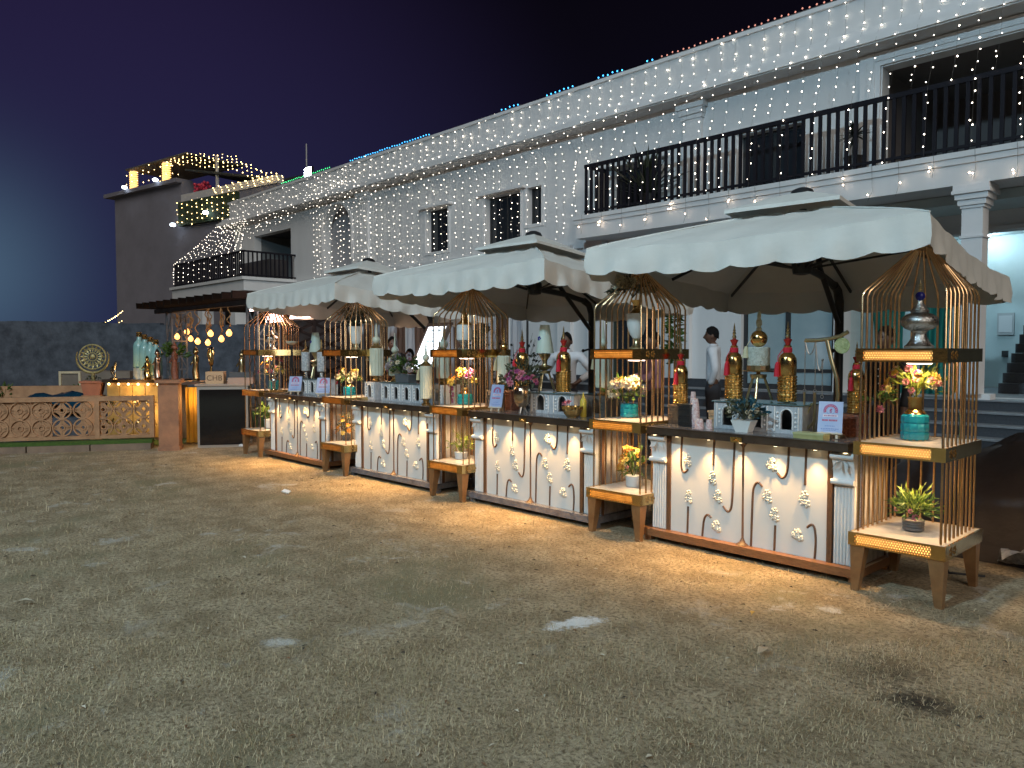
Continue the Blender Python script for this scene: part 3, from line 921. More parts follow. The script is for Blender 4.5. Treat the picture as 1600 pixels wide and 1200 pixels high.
for u in (1.26, 4.46):
    q = MB()
    q.tube([tp(u, .4, 10.05), tp(u, .4, 11.24)], .14, 8)
    po = q.build('terrace_column', plaster2, tw)
    q = MB()
    H = 1.1
    pts = [Vector(tp(u, .4, 10.1 + H * k / 96)) + Vector((.185 * cos(k * pi / 5), .185 * sin(k * pi / 5), 0)) for k in range(97)]
    q.tube(pts, .036, 5)
    q.build('rope_light', rope_y, po)
fl = MB()
for k in range(34):
    fl.ball(tp(7.3 + random.uniform(0, 1.2), .1 + random.uniform(-.1, .2), 9.28 + random.uniform(0, .4)), .08, 6, 4)
fl.build('terrace_flowers', red_p, tw)
for u, z in ((1.9, 10.12), (4.9, 10.12), (6.4, 7.75), (9.2, 8.05)):
    q = MB(); q.ball(tp(u, -.45, z), .11, 8, 5, scale=(1.3, 1.3, .8)); q.build('terrace_lamp', M('small_flood', (.9, .95, 1), .4, emit=(.8, .92, 1), es=9, sample=False), tw)
tag(MB().tube([tp(11, 4, 9.9), tp(11, 4, 11.9)], .035, 5).build('antenna_mast', metal_grey), 'thin mast rising from the tower roof against the sky', 'mast')

# far boundary wall, low white wall, strip of dark land
bw = MB()
dd = Vector((0.688, 0.726, 0))
nn = Vector((-.726, .688, 0))
o_ = Vector((-28.2, 6.65, 0))
nb = 60
rw = random.Random(4)
for k in range(nb):
    a, c = -26 + k * .62, -26 + (k + 1) * .62
    h = 2.50 + .05 * sin(k * .35) + rw.uniform(-.03, .03)
    pa, pc = o_ + dd * a, o_ + dd * c
    bw.hexa([pa, pc, pc + nn * .3, pa + nn * .3], [pa + Vector((0, 0, h)), pc + Vector((0, 0, h)), pc + nn * .3 + Vector((0, 0, h)), pa + nn * .3 + Vector((0, 0, h))])
tag(bw.build('boundary_wall', brick_m), 'long dark rough masonry wall behind the sandstone fence', 'wall')
# ================================================================== serving counters
WARM = (1.0, 0.56, 0.19)
FLOW = [(.39, .71, .05, .06), (.62, .59, .045, .065), (.67, .45, .05, .06), (.40, .41, .045, .065), (.66, .21, .055, .05), (1.09, .51, .05, .06),
        (1.15, .38, .05, .06), (1.12, .755, .06, .055), (1.38, .53, .055, .07), (1.33, .26, .06, .045)]
INLAY = [[(.33, .90), (.32, .70), (.325, .64), (.34, .605), (.365, .605), (.39, .635)], [(.63, .90), (.622, .69)],
         [(.715, .38), (.74, .35), (.765, .34), (.785, .365), (.795, .42), (.80, .55), (.81, .90)], [(.395, .33), (.39, .11)],
         [(.53, .11), (.54, .22), (.55, .265), (.57, .29), (.59, .288), (.61, .27)], [(.96, .11), (.968, .50), (.975, .565), (1.0, .605), (1.025, .60), (1.045, .575)],
         [(1.155, .30), (1.15, .11)], [(1.165, .695), (1.195, .66), (1.22, .665), (1.24, .70), (1.25, .77), (1.252, .90)],
         [(1.385, .90), (1.38, .63)], [(1.40, .325), (1.425, .35), (1.445, .352), (1.46, .32), (1.468, .23), (1.46, .11)]]
def smooth2(pts, n=3):
    for _ in range(n if len(pts) > 2 else 0):
        o = [pts[0]]
        for a, b in zip(pts, pts[1:]):
            o += [(a[0] * .75 + b[0] * .25, a[1] * .75 + b[1] * .25), (a[0] * .25 + b[0] * .75, a[1] * .25 + b[1] * .75)]
        pts = o + [pts[-1]]
        n -= 1
        if len(pts) > 26:
            break
    return pts
def relief(mb, x, z, w, h, y=.078):
    for k in range(3):
        cx_, cz = x + (0, -.35, .3)[k] * w, z + (.55, -.1, -.5)[k] * h
        for j in range(5):
            a = 2 * pi * j / 5 + k
            ex, ez = cx_ + cos(a) * w * .34, cz + sin(a) * h * .34
            mb.ball((ex, y - .006, ez), w * .27, 6, 4, scale=(1, .75, 1))
        mb.ball((cx_, y - .014, cz), w * .17, 6, 4)
    for s_ in (-1, 1):
        mb.leaf((x, y - .003, z - h * .3), (s_ * .8, -.35, -.7), h * .75, w * .35)
def make_counter(label, base_m):
    c = thing('serving_counter', label, 'counter', (0, 0, 0), 0, 'white backlit serving counters in a row')
    MB().box(-.03, 1.80, 0, .64, .045, .105).build('base', base_m, c)
    for x in (.0, 1.72):
        for y in (.03, .55):
            MB().box(x, x + .06, y, y + .06, 0, .0445).build('foot', base_m, c)
    MB().box(.225, 1.545, .08, .10, .105, .905).build('front_panel', panel_w, c)
    MB().box(.045, 1.735, .101, .12, .105, .905).build('backing_board', sidem, c)
    for x in (.19, 1.548):
        MB().box(x, x + .036, .064, .10, .1055, .904).build('stile', wood_d, c)
    for x0 in (.02, 1.745):
        s = MB().box(x0, x0 + .015, .121, .58, .105, .905).build('side_panel', sidem, c)
        q = MB()
        for y in (.121, .545):
            q.box(x0 - .006, x0 + .021, y, y + .035, .1055, .9045)
        q.build('side_trim', wood_d, s)
    for x0 in (.045, 1.595):
        p = MB()
        p.box(x0, x0 + .14, .075, .10, .1055, .67)
        for k in range(6):
            xx = x0 + .012 + .0232 * k
            p.tube([(xx, .072, .112), (xx, .072, .655)], .0085, 6)
        pp = p.build('pilaster', pil_w, c)
        q = MB()
        prof = [(.10, .665), (.068, .665), (.046, .675), (.044, .70), (.060, .715), (.058, .76), (.050, .81), (.036, .85), (.022, .875), (.026, .895), (.10, .90)]
        q.extr(prof, lambda y, z: (x0 - .004, y, z), lambda y, z: (x0 + .144, y, z))
        q.tube([(x0 - .01, .045, .69), (x0 + .15, .045, .69)], .02, 8)
        q.tube([(x0 - .012, .033, .872), (x0 + .152, .033, .872)], .024, 8)
        for k in range(5):
            q.leaf((x0 + .07, .04, .845), ((k - 2) * .5, -.22, -.75), .10, .035)
        q.build('capital', pil_w, pp, smooth=50)
    for L in INLAY:
        pts = smooth2(L)
        MB().tube([(x, .078, z) for x, z in pts], .0088, 6).build('inlay', inlay_m, c, smooth=50)
    q = MB()
    q.tube([(.885, .076, .905), (.885, .076, .885), (.885, .076, .86), (.886, .076, .5), (.888, .076, .16), (.888, .076, .125), (.888, .076, .107)],
           [.05, .026, .009, .007, .009, .026, .055], 8)
    q.build('centre_stem', inlay_m, c, smooth=50)
    for x, z, w, h in FLOW:
        q = MB()
        relief(q, x, z, w * .9, h * .85)
        q.build('flower_relief', relief_w, c, smooth=60)
    t = MB()
    t.box(-.065, 1.725, -.022, .62, .907, .962)
    t.box(-.072, 1.732, -.029, .625, .962, .968)
    top = t.build('countertop', bronze, c)
    MB().box(-.05, 1.71, .0, .60, .9685, .9715).build('glass_sheet', M_top, top)
    e = MB()
    e.box(.838, .932, -.034, -.0295, .905, .945)
    e.box(.846, .924, -.038, -.0345, .912, .938)
    e.ball((.885, -.042, .927), .010, 6, 4)
    for s_ in (-1, 1):
        e.ball((.885 + s_ * .018, -.041, .921), .008, 6, 4)
    e.build('emblem', gold, top)
    for x in (.09, .31, .605, .885, 1.17, 1.47, 1.685):
        d = MB()
        d.lathe([(.022, 0), (.024, -.008), (.016, -.009)], 10, (x, .034, .9065))
        d.lathe([(.014, -.0092), (.012, -.011)], 10, (x, .034, .9065), 1)
        d.build('downlight', [steel, spotface], c)
        lamp(c, 'SPOT', (x, .030, .888), 27.0, WARM, .012, 96, .8, (0, -.34, -1), 'downlight_beam')
    return c
M_top = M('countertop_sheet', (.16, .15, .15), .12, var=(.11, .10, .10), vs=3, spec=.6)
C_LAB = [('white counter with copper base, nearest, between the first two gold cage stands', copper_w, -3.93),
         ('white counter on plastic wrapped base holding the silver tulip vase', wrap, -6.24),
         ('white counter on plastic wrapped base holding the grey flower trough', wrap, -8.60),
         ('white counter with copper base, farthest, holding two leaning menu cards', copper_w, -10.96)]
CNT = []
for lab, bm, x in C_LAB:
    if not CNT:
        c = make_counter(lab, bm)
    else:
        c = copy_tree(CNT[0])
        c['label'] = lab
        for ch in c.children:
            if ch.name.split('.')[0] in ('base', 'foot') and bm is not copper_w:
                ch.material_slots[0].link = 'OBJECT'
                ch.material_slots[0].material = bm
    c.location = (x, 5.255, 0)
    CNT.append(c)
CNT[1].rotation_euler.z = radians(-.5)
CNT[2].rotation_euler.z = radians(.4)
CNT[3].rotation_euler.z = radians(-1.0)

# ================================================================== birdcage stands
def fretwork(x0, x1, z0, z1, y):
    q = MB()
    n = int((x1 - x0) / .032)
    r = .0028
    z2 = (z0 + z1) / 2
    for k in range(n):
        a, b_ = x0 + (x1 - x0) * k / n, x0 + (x1 - x0) * (k + 1) / n
        m_ = (a + b_) / 2
        for (p, s_) in (((a, z0), (m_, z2)), ((m_, z2), (a, z1)), ((b_, z0), (m_, z2)), ((m_, z2), (b_, z1)), ((a, z2), (m_, z1)), ((a, z2), (m_, z0)), ((b_, z2), (m_, z1)), ((b_, z2), (m_, z0))):
            q.bar((p[0], y, p[1]), (s_[0], y, s_[1]), r * 2.9, r * 2.9)
    return q
def make_cage(label):
    g = thing('cage_stand', label, 'display stand', (0, 0, 0), 0, 'gold birdcage stands between the counters')
    for zt, e in ((.395, .022), (1.0, .006), (1.615, 0.0)):
        x0, x1, y0, y1, zb = -e, .55 + e, -e, .70 + e, zt - .088
        q = MB()
        q.box(x0, x0 + .045, y0, y0 + .012, zb, zt)
        q.box(x1 - .085, x1, y0, y0 + .012, zb, zt)
        q.box(x0 + .045, x1 - .085, y0, y0 + .012, zt - .014, zt)
        q.box(x0 + .045, x1 - .085, y0, y0 + .012, zb, zb + .012)
        q.box(x0, x0 + .012, y0 + .012, y1, zb, zt)
        q.box(x1 - .012, x1, y0 + .012, y1, zb, zt)
        q.box(x0 + .012, x1 - .012, y1 - .012, y1, zb, zt)
        q.box(x0 + .012, x1 - .012, y0 + .02, y1 - .012, zb, zb + .012)
        s = q.build('shelf', gold, g)
        MB().box(x0 + .013, x1 - .013, y0 + .013, y1 - .013, zt - .016, zt - .003).build('marble_slab', marble, s)
        fretwork(x0 + .047, x1 - .087, zb + .013, zt - .015, y0 + .006).build('fretwork', gold_d, s)
        MB().box(x0 + .05, x1 - .09, y0 + .0125, y0 + .016, zb + .014, zt - .017).build('light_strip', glow_w, s)
        q = MB()
        for k in range(2):
            for j in range(5):
                a = 2 * pi * j / 5
                q.ball((x1 + .001, y0 + .10 + .07 * k + .02 * cos(a), (zb + zt) / 2 + .02 * sin(a)), .011, 6, 4, scale=(.35, 1, 1))
        q.build('stamped_flower', gold_d, s)
    ax, ay, az = .275, .36, 2.285
    def bar_pts(x, y):
        pts = [(x, y, .395), (x, y, 1.96)]
        d = Vector((ax - x, ay - y, 0))
        l = d.length
        d.normalize()
        end = Vector((ax, ay, az)) - d * .045
        for f in (.10, .22):
            p = Vector((x, y, 1.99)).lerp(end, f * .5)
            pts.append((p.x, p.y, p.z - .006))
        pts.append(tuple(end))
        return pts
    xs = []
    for k in range(9):
        y = .03 + .64 * k / 8
        xs += [(.022, y), (.528, y)]
    for k in range(1, 6):
        xs.append((.022 + .506 * k / 6, .678))
    for x, y in xs:
        MB().tube(bar_pts(x, y), .0078, 6).build('bar', rose, g, smooth=60)
    q = MB()
    q.lathe([(.05, -.02), (.062, -.01), (.05, .0), (.03, .015), (.02, .03), (.026, .045), (.012, .06), (.004, .09)], 12, (ax, ay, az + .005))
    q.build('finial', gold_d, g, smooth=50)
    for x, y, sx, sy in ((0, 0, 1, 1), (.55, 0, -1, 1), (0, .7, 1, -1), (.55, .7, -1, -1)):
        q = MB()
        def qd(i, o, z, i2=None):
            i2 = i2 or i
            return [(x + sx * i, y + sy * i, z), (x + sx * o, y + sy * i, z), (x + sx * o, y + sy * o, z), (x + sx * i, y + sy * o, z)]
        lo, hi = qd(-.005, .04, 0), qd(-.012, .082, .306)
        if sx * sy < 0:
            lo, hi = lo[::-1], hi[::-1]
        q.hexa(lo, hi)
        q.build('leg', legm, g)
    for zt in (1.615, 1.0):
        q = MB()
        q.lathe([(.085, 0), (.088, -.008), (.078, -.009)], 18, (.30, .27, zt - .0885))
        q.lathe([(.076, -.0091), (.07, -.014), (.01, -.016)], 18, (.30, .27, zt - .0885), 1)
        q.build('led_disc', [steel, led_w], g)
        lamp(g, 'SPOT', (.30, .27, zt - .112), 56 if zt > 1.5 else 38, (1.0, .62, .28), .06, 162, .6, (0, 0, -1), 'shelf_light')
    return g
K_LAB = [('gold cage stand, nearest, with a silver urn with blue ball on top', -2.13), ('gold cage stand with a white urn of dried blooms on top', -4.44),
         ('gold cage stand with a white glass jar in its top bay, middle of the row', -6.75), ('gold cage stand with a white vase of dark twigs under its dome', -9.08),
         ('gold cage stand, farthest, beside the black lattice of the pergola', -11.50)]
CAGE = []
for lab, x in K_LAB:
    g = make_cage(lab) if not CAGE else copy_tree(CAGE[0])
    g['label'] = lab
    g.location = (x, 5.155, 0)
    CAGE.append(g)

# ================================================================== cantilever parasols
canvas_s = M('canvas_seam', (.62, .62, .58), .9)
def make_parasol(label):
    u = thing('cantilever_parasol', label, 'parasol', (0, 0, 0), 0, 'cream scalloped parasols over the counters')
    hs, ze, rise = 1.29, 2.33, .47
    N = 48
    tilt = -.085
    def prof(f):   # height over normalised square radius
        return ze + rise * (1 - f) ** .92 if f < 1 else ze
    b = MB()
    rings = [.20, .34, .5, .66, .82, .93, 1.0]
    def sq(t):     # point on unit square perimeter, t in 0..4, starts front-left, ccw
        k, f = int(t) % 4, t % 1
        return [(-1 + 2 * f, -1), (1, -1 + 2 * f), (1 - 2 * f, 1), (-1, 1 - 2 * f)][k]
    M4 = 4 * N
    for f in rings:
        for i in range(M4):
            x, y = sq(4 * i / M4)
            e = (i % N) / N
            sag = -.035 * sin(pi * e) * f * (.35 + .65 * f)
            bow = 1 - .018 * sin(pi * e) * f
            b.v.append((x * f * hs * bow, y * f * hs * bow, prof(f) + sag + tilt * y * f * hs + .007 * sin(e * 19 + f * 9) + .006 * f * sin(e * 43 + f * 4) * (1 if abs(e - .5) > .3 else .3)))
    for d, sc in ((.07, 0), (.135, 0), (.205, 1)):
        for i in range(M4):
            x, y = sq(4 * i / M4)
            e = (i % N) / N
            sag = -.035 * sin(pi * e)
            bow = 1 - .018 * sin(pi * e) + .012 * d * 5 + (.012 * sin(e * 31 + d * 20) + .010 * sin(e * 67 + i * .01)) * d * 5
            s_ = .028 * abs(sin(pi * e * 8)) ** .8 - .012 if sc else 0
            b.v.append((x * hs * bow, y * hs * bow, ze + sag + tilt * y * hs - d - s_ + .008 * sin(e * 13)))
    R = len(rings) + 3
    for j in range(R - 1):
        for i in range(M4):
            a, c = j * M4 + i, j * M4 + (i + 1) % M4
            b.f.append((a, a + M4, c + M4, c))
            b.mi.append(0)
    cp = b.build('canopy', canvas_m, u, smooth=28)
    q = MB()
    for k in range(4):
        x0, y0 = sq(k + 1e-9)
        x1, y1 = sq(k + .999999)
        h = .47
        z0 = ze + .50
        q.add([(x0 * h, y0 * h, z0 - .095 + tilt * y0 * h), (x1 * h, y1 * h, z0 - .095 + tilt * y1 * h), (0, 0, z0 + .115)], [(0, 1, 2)])
        q.add([(x0 * h, y0 * h, z0 - .095 + tilt * y0 * h), (x1 * h, y1 * h, z0 - .095 + tilt * y1 * h),
               (x1 * h, y1 * h, z0 - .125 + tilt * y1 * h), (x0 * h, y0 * h, z0 - .125 + tilt * y0 * h)], [(0, 3, 2, 1)])
    q.build('vent_cap', canvas_m, cp)
    for k in range(4):
        q = MB()
        pts = []
        for f in rings:
            x, y = sq(k + 1e-9)
            pts.append((x * f * hs, y * f * hs, prof(f) + tilt * y * f * hs + .004))
        q.tube(pts, .007, 5)
        q.build('seam', canvas_s, cp)
    q = MB()
    q.lathe([(.10, .085), (.085, .115), (.04, .135), (.01, .14)], 14, (0, 0, ze + .50))
    q.build('cap_button', blackm, u, smooth=50)
    hub = (0, .02, ze + .04)
    q = MB()
    q.lathe([(.03, -.13), (.075, -.12), (.085, -.06), (.085, .0), (.05, .05), (.03, .07), (.03, .42)], 12, hub)
    q.build('hub', blackm, u, smooth=45)
    for k in range(8):
        x, y = sq(k * .5 + 1e-9)
        q = MB()
        e = (x * hs * .955, y * hs * .955, ze - (.02 if k % 2 else 0) - .035 + tilt * y * hs)
        q.bar((x * .05, y * .05, ze + .40), e, .016, .026)
        mid = Vector((x * .05, y * .05, ze + .40)).lerp(Vector(e), .52)
        q.bar((hub[0] + x * .06, hub[1] + y * .06, hub[2] - .07), mid, .014, .018)
        q.build('rib', blackm, u)
    mx, my = -.10, 1.22
    q = MB()
    q.tube([(mx, my, .06), (mx, my, 1.9), (mx, my - .01, 2.08), (mx, my - .06, 2.18), (mx, my - .16, 2.225)], .042, 10)
    q.build('mast', blackm, u, smooth=50)
    q = MB()
    q.tube([(mx, my - .16, 2.225), (mx * .6, my * .5, ze - .045), (hub[0], hub[1] + .07, hub[2] - .06)], .034, 8)
    q.tube([(mx, my - .02, 1.86), (mx * .5, .55, ze + .02), (0, .36, ze + .17)], .026, 8)
    q.build('arm', blackm, u, smooth=50)
    q = MB()
    q.bar((mx, my - .05, 1.62), (mx, my - .16, 1.60), .02)
    q.ball((mx, my - .17, 1.60), .022, 8, 5)
    q.build('crank', blackm, u)
    q = MB()
    q.box(mx - .45, mx + .45, my - .04, my + .04, .002, .06)
    q.box(mx - .04, mx + .04, my - .45, my - .04, .002, .06)
    q.box(mx - .04, mx + .04, my + .04, my + .45, .002, .06)
    q.build('base', blackm, u)
    return u
U_LAB = [('large cream parasol, nearest, over the counter of gold bottles', (-3.06, 6.26, 0), 4.5), ('cream parasol over the counter with the silver tulip vase, middle of three', (-6.27, 6.28, 0), 3.0),
         ('cream parasol, farthest, over the counter with two menu cards', (-9.75, 6.32, 0), -1.0)]
PAR = []
for lab, loc, rz in U_LAB:
    u = make_parasol(lab) if not PAR else copy_tree(PAR[0])
    u['label'] = lab
    u.location = loc
    u.rotation_euler.z = radians(rz)
    PAR.append(u)
# ================================================================== foliage and flower helpers
CT = .972    # countertop height
BL = {}
def blossom_mesh(m, kind='open'):
    key = (m.name, kind)
    if key not in BL:
        b = MB()
        for ring, n, tl, L in ((0, 7, .25, 1.0), (1, 6, .75, .85), (2, 4, 1.3, .6)):
            for k in range(n):
                a = 2 * pi * k / n + ring * .5
                b.leaf((cos(a) * .1, sin(a) * .1, .02 * ring), (cos(a), sin(a), tl), L, .62, up=(0, 0, 1) if ring == 0 else None, bend=.1)
        if kind == 'ball':
            b = MB()
            for k in range(46):
                z = 1 - 2 * (k + .5) / 46
                a = k * 2.39996
                r = math.sqrt(1 - z * z)
                b.leaf((r * cos(a) * .45, r * sin(a) * .45, z * .45), (r * cos(a), r * sin(a), z), .55, .42)
        me = b.build('blossom', m).data
        o = bpy.data.objects[-1] if False else None
        for ob in list(bpy.data.objects):
            if ob.data == me:
                bpy.data.objects.remove(ob)
        BL[key] = me
    return BL[key]
def put_blossom(parent, p, d, r, m, kind='open'):
    o = bpy.data.objects.new('blossom', blossom_mesh(m, kind))
    COL.objects.link(o)
    o.parent = parent
    o.location = p
    q = Vector(d).to_track_quat('Z', 'Y')
    o.rotation_euler = (q @ Euler((0, 0, random.uniform(0, 6))).to_quaternion()).to_euler()
    o.scale = (r, r, r)
    return o
def foliage(parent, c, rx, rz, n, m, L=.07, w=.02, grassy=0.0, name='foliage', stems=True, ry=None):
    ry = ry or rx
    b = MB()
    for k in range(n):
        a = random.uniform(0, 2 * pi)
        e = random.uniform(-.15, 1.0)
        f = random.uniform(.25, 1.0) ** .6
        d = Vector((cos(a) * (1 - abs(e) * .5) * rx, sin(a) * (1 - abs(e) * .5) * ry, e * rz))
        p = Vector(c) + d * f
        dr = Vector((d.x, d.y, d.z + rz * random.uniform(-.3, .6))) + Vector((random.uniform(-1, 1), random.uniform(-1, 1), random.uniform(-.6, .8))) * rx * .6
        if grassy and random.random() < grassy:
            pts = [Vector(c), Vector(c) + d * .6 + Vector((0, 0, rz * .2)), Vector(c) + d * 1.12]
            b.tube(pts, [.0025, .002, .0006], 3, cap=False)
        else:
            b.leaf(p, dr, L * random.uniform(.6, 1.25), w * random.uniform(.7, 1.3))
    if stems:
        for k in range(10):
            a = random.uniform(0, 2 * pi)
            b.tube([Vector(c) - Vector((0, 0, rz * .35)), Vector(c) + Vector((cos(a) * rx * .5, sin(a) * ry * .5, rz * random.uniform(.3, .8)))], .003, 4, cap=False)
    return b.build(name, m, parent)
def spread(parent, c, rx, rz, specs, front=.6, ry=None):
    """specs: (material, count, size, kind)"""
    for m, n, r, kind in specs:
        for k in range(n):
            a = random.uniform(0, 2 * pi)
            e = random.uniform(-.05, .95)
            d = Vector((cos(a) * rx * (1 - e * .45), sin(a) * (ry or rx) * (1 - e * .45) - rx * .15, e * rz))
            if random.random() < front and d.y > 0:
                d.y = -d.y
            put_blossom(parent, Vector(c) + d, d + Vector((0, -.02, .02)), r * random.uniform(.8, 1.2), m, kind)

# ------------------------------------------------------------------ vases and pots on the stands
def teal_vase(x, z, label, m=teal_g, h=.17, r=.082, neck=.11, y=5.53):
    v = thing('flower_vase', label, 'vase of flowers', (x, y, z))
    q = MB()
    q.lathe([(r * .86, 0), (r * .95, .006), (r, .02), (r, h * .30), (r * .93, h * .33), (r, h * .37), (r, h * .62), (r * .93, h * .66), (r, h * .70), (r * .97, h * .93), (r * .8, h)],
            48, flute=12, depth=.035)
    q.build('body', m, v, smooth=40)
    if neck:
        q = MB()
        q.lathe([(r * .82, h + .001), (r * .78, h + .012), (r * .55, h + .03), (r * .52, h + neck * .8), (r * .60, h + neck), (r * .5, h + neck)], 20)
        q.build('neck', gold, v, smooth=40)
    q = MB()
    q.lathe([(r * .9, -.0005), (r * .93, .012), (r * .90, .0135)], 20)
    q.build('foot_ring', gold_d, v)
    return v, h + neck
v, h = teal_vase(-1.885, 1.0, 'tall teal and gold vase of pink and yellow flowers in nearest cage', teal_g, .175, .086, .115)
foliage(v, (0, 0, h + .05), .19, .17, 150, lime_leaf, .085, .018, .35)
spread(v, (.0, 0, h + .05), .185, .15, [(pink_p, 7, .030, 'ball'), (yellow_p, 6, .036, 'open'), (cream_p, 5, .030, 'open'), (magenta_p, 3, .028, 'ball')])
fs = foliage(v, (-.20, -.03, h - .03), .10, .05, 26, green_leaf, .07, .026, 0, 'drooping_sprig')
put_blossom(v, (-.20, -.07, h - .09), (0, -1, -.2), .032, pink_p)
v, h = teal_vase(-4.30, 1.0, 'squat teal pot of cream hydrangeas in the second cage', teal_g, .125, .080, 0)
foliage(v, (-.03, 0, h + .06), .17, .17, 90, green_leaf, .075, .028)
spread(v, (0, 0, h + .08), .14, .17, [(cream_p, 6, .062, 'ball'), (yellow_p, 4, .055, 'ball'), (lilac_p, 4, .055, 'ball')])
foliage(v, (-.22, -.02, h + .08), .07, .07, 24, lime_leaf, .05, .02, 0, 'sprig')
v, h = teal_vase(-6.60, 1.0, 'turquoise vase of orange and magenta flowers in the middle cage', teal_g2, .12, .085, .07)
foliage(v, (0, 0, h + .03), .16, .13, 70, olive_leaf, .07, .02)
spread(v, (0, 0, h + .04), .19, .17, [(orange_p, 5, .040, 'open'), (yellow_p, 6, .042, 'open'), (magenta_p, 4, .040, 'open')])
for k in range(6):
    put_blossom(v, (-.17 + random.uniform(-.03, .03), -.04, h + .02 - .035 * k), (-.3, -1, 0), .034, magenta_p)
v, h = teal_vase(-9.02, 1.0, 'teal pot of red and cream flowers in the fourth cage', teal_g, .12, .082, .03)
foliage(v, (0, 0, h + .05), .17, .13, 80, green_leaf, .07, .025)
spread(v, (.04, 0, h + .06), .18, .14, [(cream_p, 8, .052, 'ball'), (yellow_p, 5, .045, 'open')])
for k in range(5):
    put_blossom(v, (-.19 + .012 * k, -.06, h + .02 + .035 * k), (-.5, -1, .2), .042, red_p)
v, h = teal_vase(-11.22, 1.0, 'turquoise vase of pink and amber flowers in the farthest cage', teal_g2, .15, .075, .04)
foliage(v, (0, 0, h + .05), .18, .18, 80, olive_leaf, .07, .022)
spread(v, (0, 0, h + .08), .19, .22, [(pink_p, 7, .045, 'open'), (orange_p, 5, .042, 'open'), (yellow_p, 5, .04, 'open')])

def pot_plant(x, z, label, kind, y=5.47):
    p = thing('potted_plant', label, 'potted plant', (x, y, z))
    return p
p = pot_plant(-1.86, .395, 'bushy green plant in a grey ribbed pot on the nearest cage floor', '')
q = MB(); q.lathe([(.052, 0), (.066, .01), (.066, .02), (.062, .025), (.067, .035), (.063, .042), (.068, .052), (.064, .06), (.068, .075), (.058, .075)], 20); q.build('pot', grey_c, p)
foliage(p, (0, 0, .12), .14, .12, 190, green_leaf, .075, .016, .1)
foliage(p, (0, 0, .15), .14, .13, 90, lime_leaf, .075, .012, .1)
spread(p, (0, 0, .10), .13, .06, [(pink_p, 3, .022, 'ball')], 1)
p = pot_plant(-4.20, .395, 'orange and yellow flowering plant in a white pot in the second cage', '')
q = MB(); q.lathe([(.058, 0), (.062, .004), (.072, .095), (.066, .095)], 20); q.build('pot', white_c, p, smooth=40)
foliage(p, (0, 0, .14), .11, .20, 120, green_leaf, .07, .02)
spread(p, (0, 0, .17), .12, .19, [(orange_p, 12, .026, 'ball'), (yellow_p, 16, .028, 'open'), (pink_p, 2, .022, 'ball')])
p = pot_plant(-6.60, .395, 'sparse wispy plant in a white pot in the middle cage', '')
q = MB(); q.lathe([(.062, 0), (.066, .004), (.074, .075), (.068, .075)], 20); q.build('pot', white_c, p, smooth=40)
foliage(p, (0, 0, .12), .15, .19, 95, lime_leaf, .07, .012, .3)
spread(p, (0, 0, .12), .13, .13, [(cream_p, 7, .018, 'open')])
p = pot_plant(-9.02, .395, 'tall amber plant in a small grey glass pot in the fourth cage', '')
q = MB(); q.lathe([(.038, 0), (.06, .03), (.058, .06), (.045, .09), (.04, .095)], 18); q.build('pot', grey_c, p, smooth=40)
foliage(p, (0, 0, .16), .10, .24, 70, olive_leaf, .07, .016)
spread(p, (0, 0, .10), .11, .27, [(orange_p, 10, .034, 'open'), (yellow_p, 6, .03, 'open')])
p = pot_plant(-11.36, .395, 'rounded pale green bush in a white pot in the farthest cage', '', 5.5)
q = MB(); q.lathe([(.05, 0), (.056, .004), (.066, .135), (.06, .135)], 18); q.build('pot', white_c, p, smooth=40)
foliage(p, (0, 0, .21), .21, .17, 210, green_leaf, .06, .028)
foliage(p, (0, 0, .22), .20, .17, 110, lime_leaf, .05, .022)

# ------------------------------------------------------------------ ornaments in the domes
def urn_silver(x, label, sc=1.0):
    u = thing('silver_urn', label, 'ornament', (x, 5.5, 1.617))
    P = lambda L: [(r * sc, z * sc) for r, z in L]
    q = MB(); q.lathe(P([(.088, 0), (.092, .012), (.078, .022), (.062, .045), (.046, .075), (.042, .10), (.05, .115)]), 24, flute=12, depth=.02); q.build('pedestal', silver, u, smooth=40)
    q = MB(); q.lathe(P([(.05, .116), (.085, .13), (.108, .155), (.113, .18), (.104, .205), (.078, .225), (.05, .235)]), 32, flute=16, depth=.025); q.build('bowl', silver, u, smooth=50)
    q = MB(); q.lathe(P([(.052, .236), (.058, .245), (.046, .262), (.032, .285), (.020, .30), (.018, .315)]), 20); q.build('lid', silver, u, smooth=40)
    q = MB(); q.ball((0, 0, .345 * sc), .031 * sc, 14, 9); q.build('blue_ball', cobalt, u, smooth=80)
    q = MB(); q.lathe(P([(.012, .374), (.016, .382), (.008, .392), (.014, .40), (.007, .412), (.011, .42), (.005, .432), (.001, .462)]), 12); q.build('finial', brass, u, smooth=40)
urn_silver(-1.86, 'engraved silver urn with a cobalt ball and spire under the nearest dome')
urn_silver(-11.24, 'silver urn with a blue ball under the farthest dome, by the pergola', .95)
u = thing('urn_vase', 'white footed urn with dried cream blooms under the second dome', 'urn', (-4.20, 5.5, 1.617))
q = MB(); q.lathe([(.062, 0), (.064, .01), (.045, .02), (.022, .045), (.02, .075), (.032, .09)], 18); q.build('foot', brass, u, smooth=40)
q = MB(); q.lathe([(.03, .091), (.06, .13), (.082, .20), (.088, .27), (.090, .305), (.094, .31), (.080, .312)], 22); q.build('body', white_c, u, smooth=50)
q = MB(); q.lathe([(.075, .313), (.05, .33), (.032, .36), (.034, .39), (.05, .43), (.045, .43)], 16); q.build('collar', gold, u, smooth=40)
foliage(u, (-.03, -.02, .50), .19, .14, 120, dark_leaf, .08, .028)
spread(u, (-.03, -.03, .48), .185, .17, [(cream_p, 16, .038, 'ball'), (dry_p, 12, .032, 'ball')], .7)
u = thing('glass_jar', 'white and gold glass jar with spire lid under the middle dome', 'ornament', (-6.57, 5.5, 1.617))
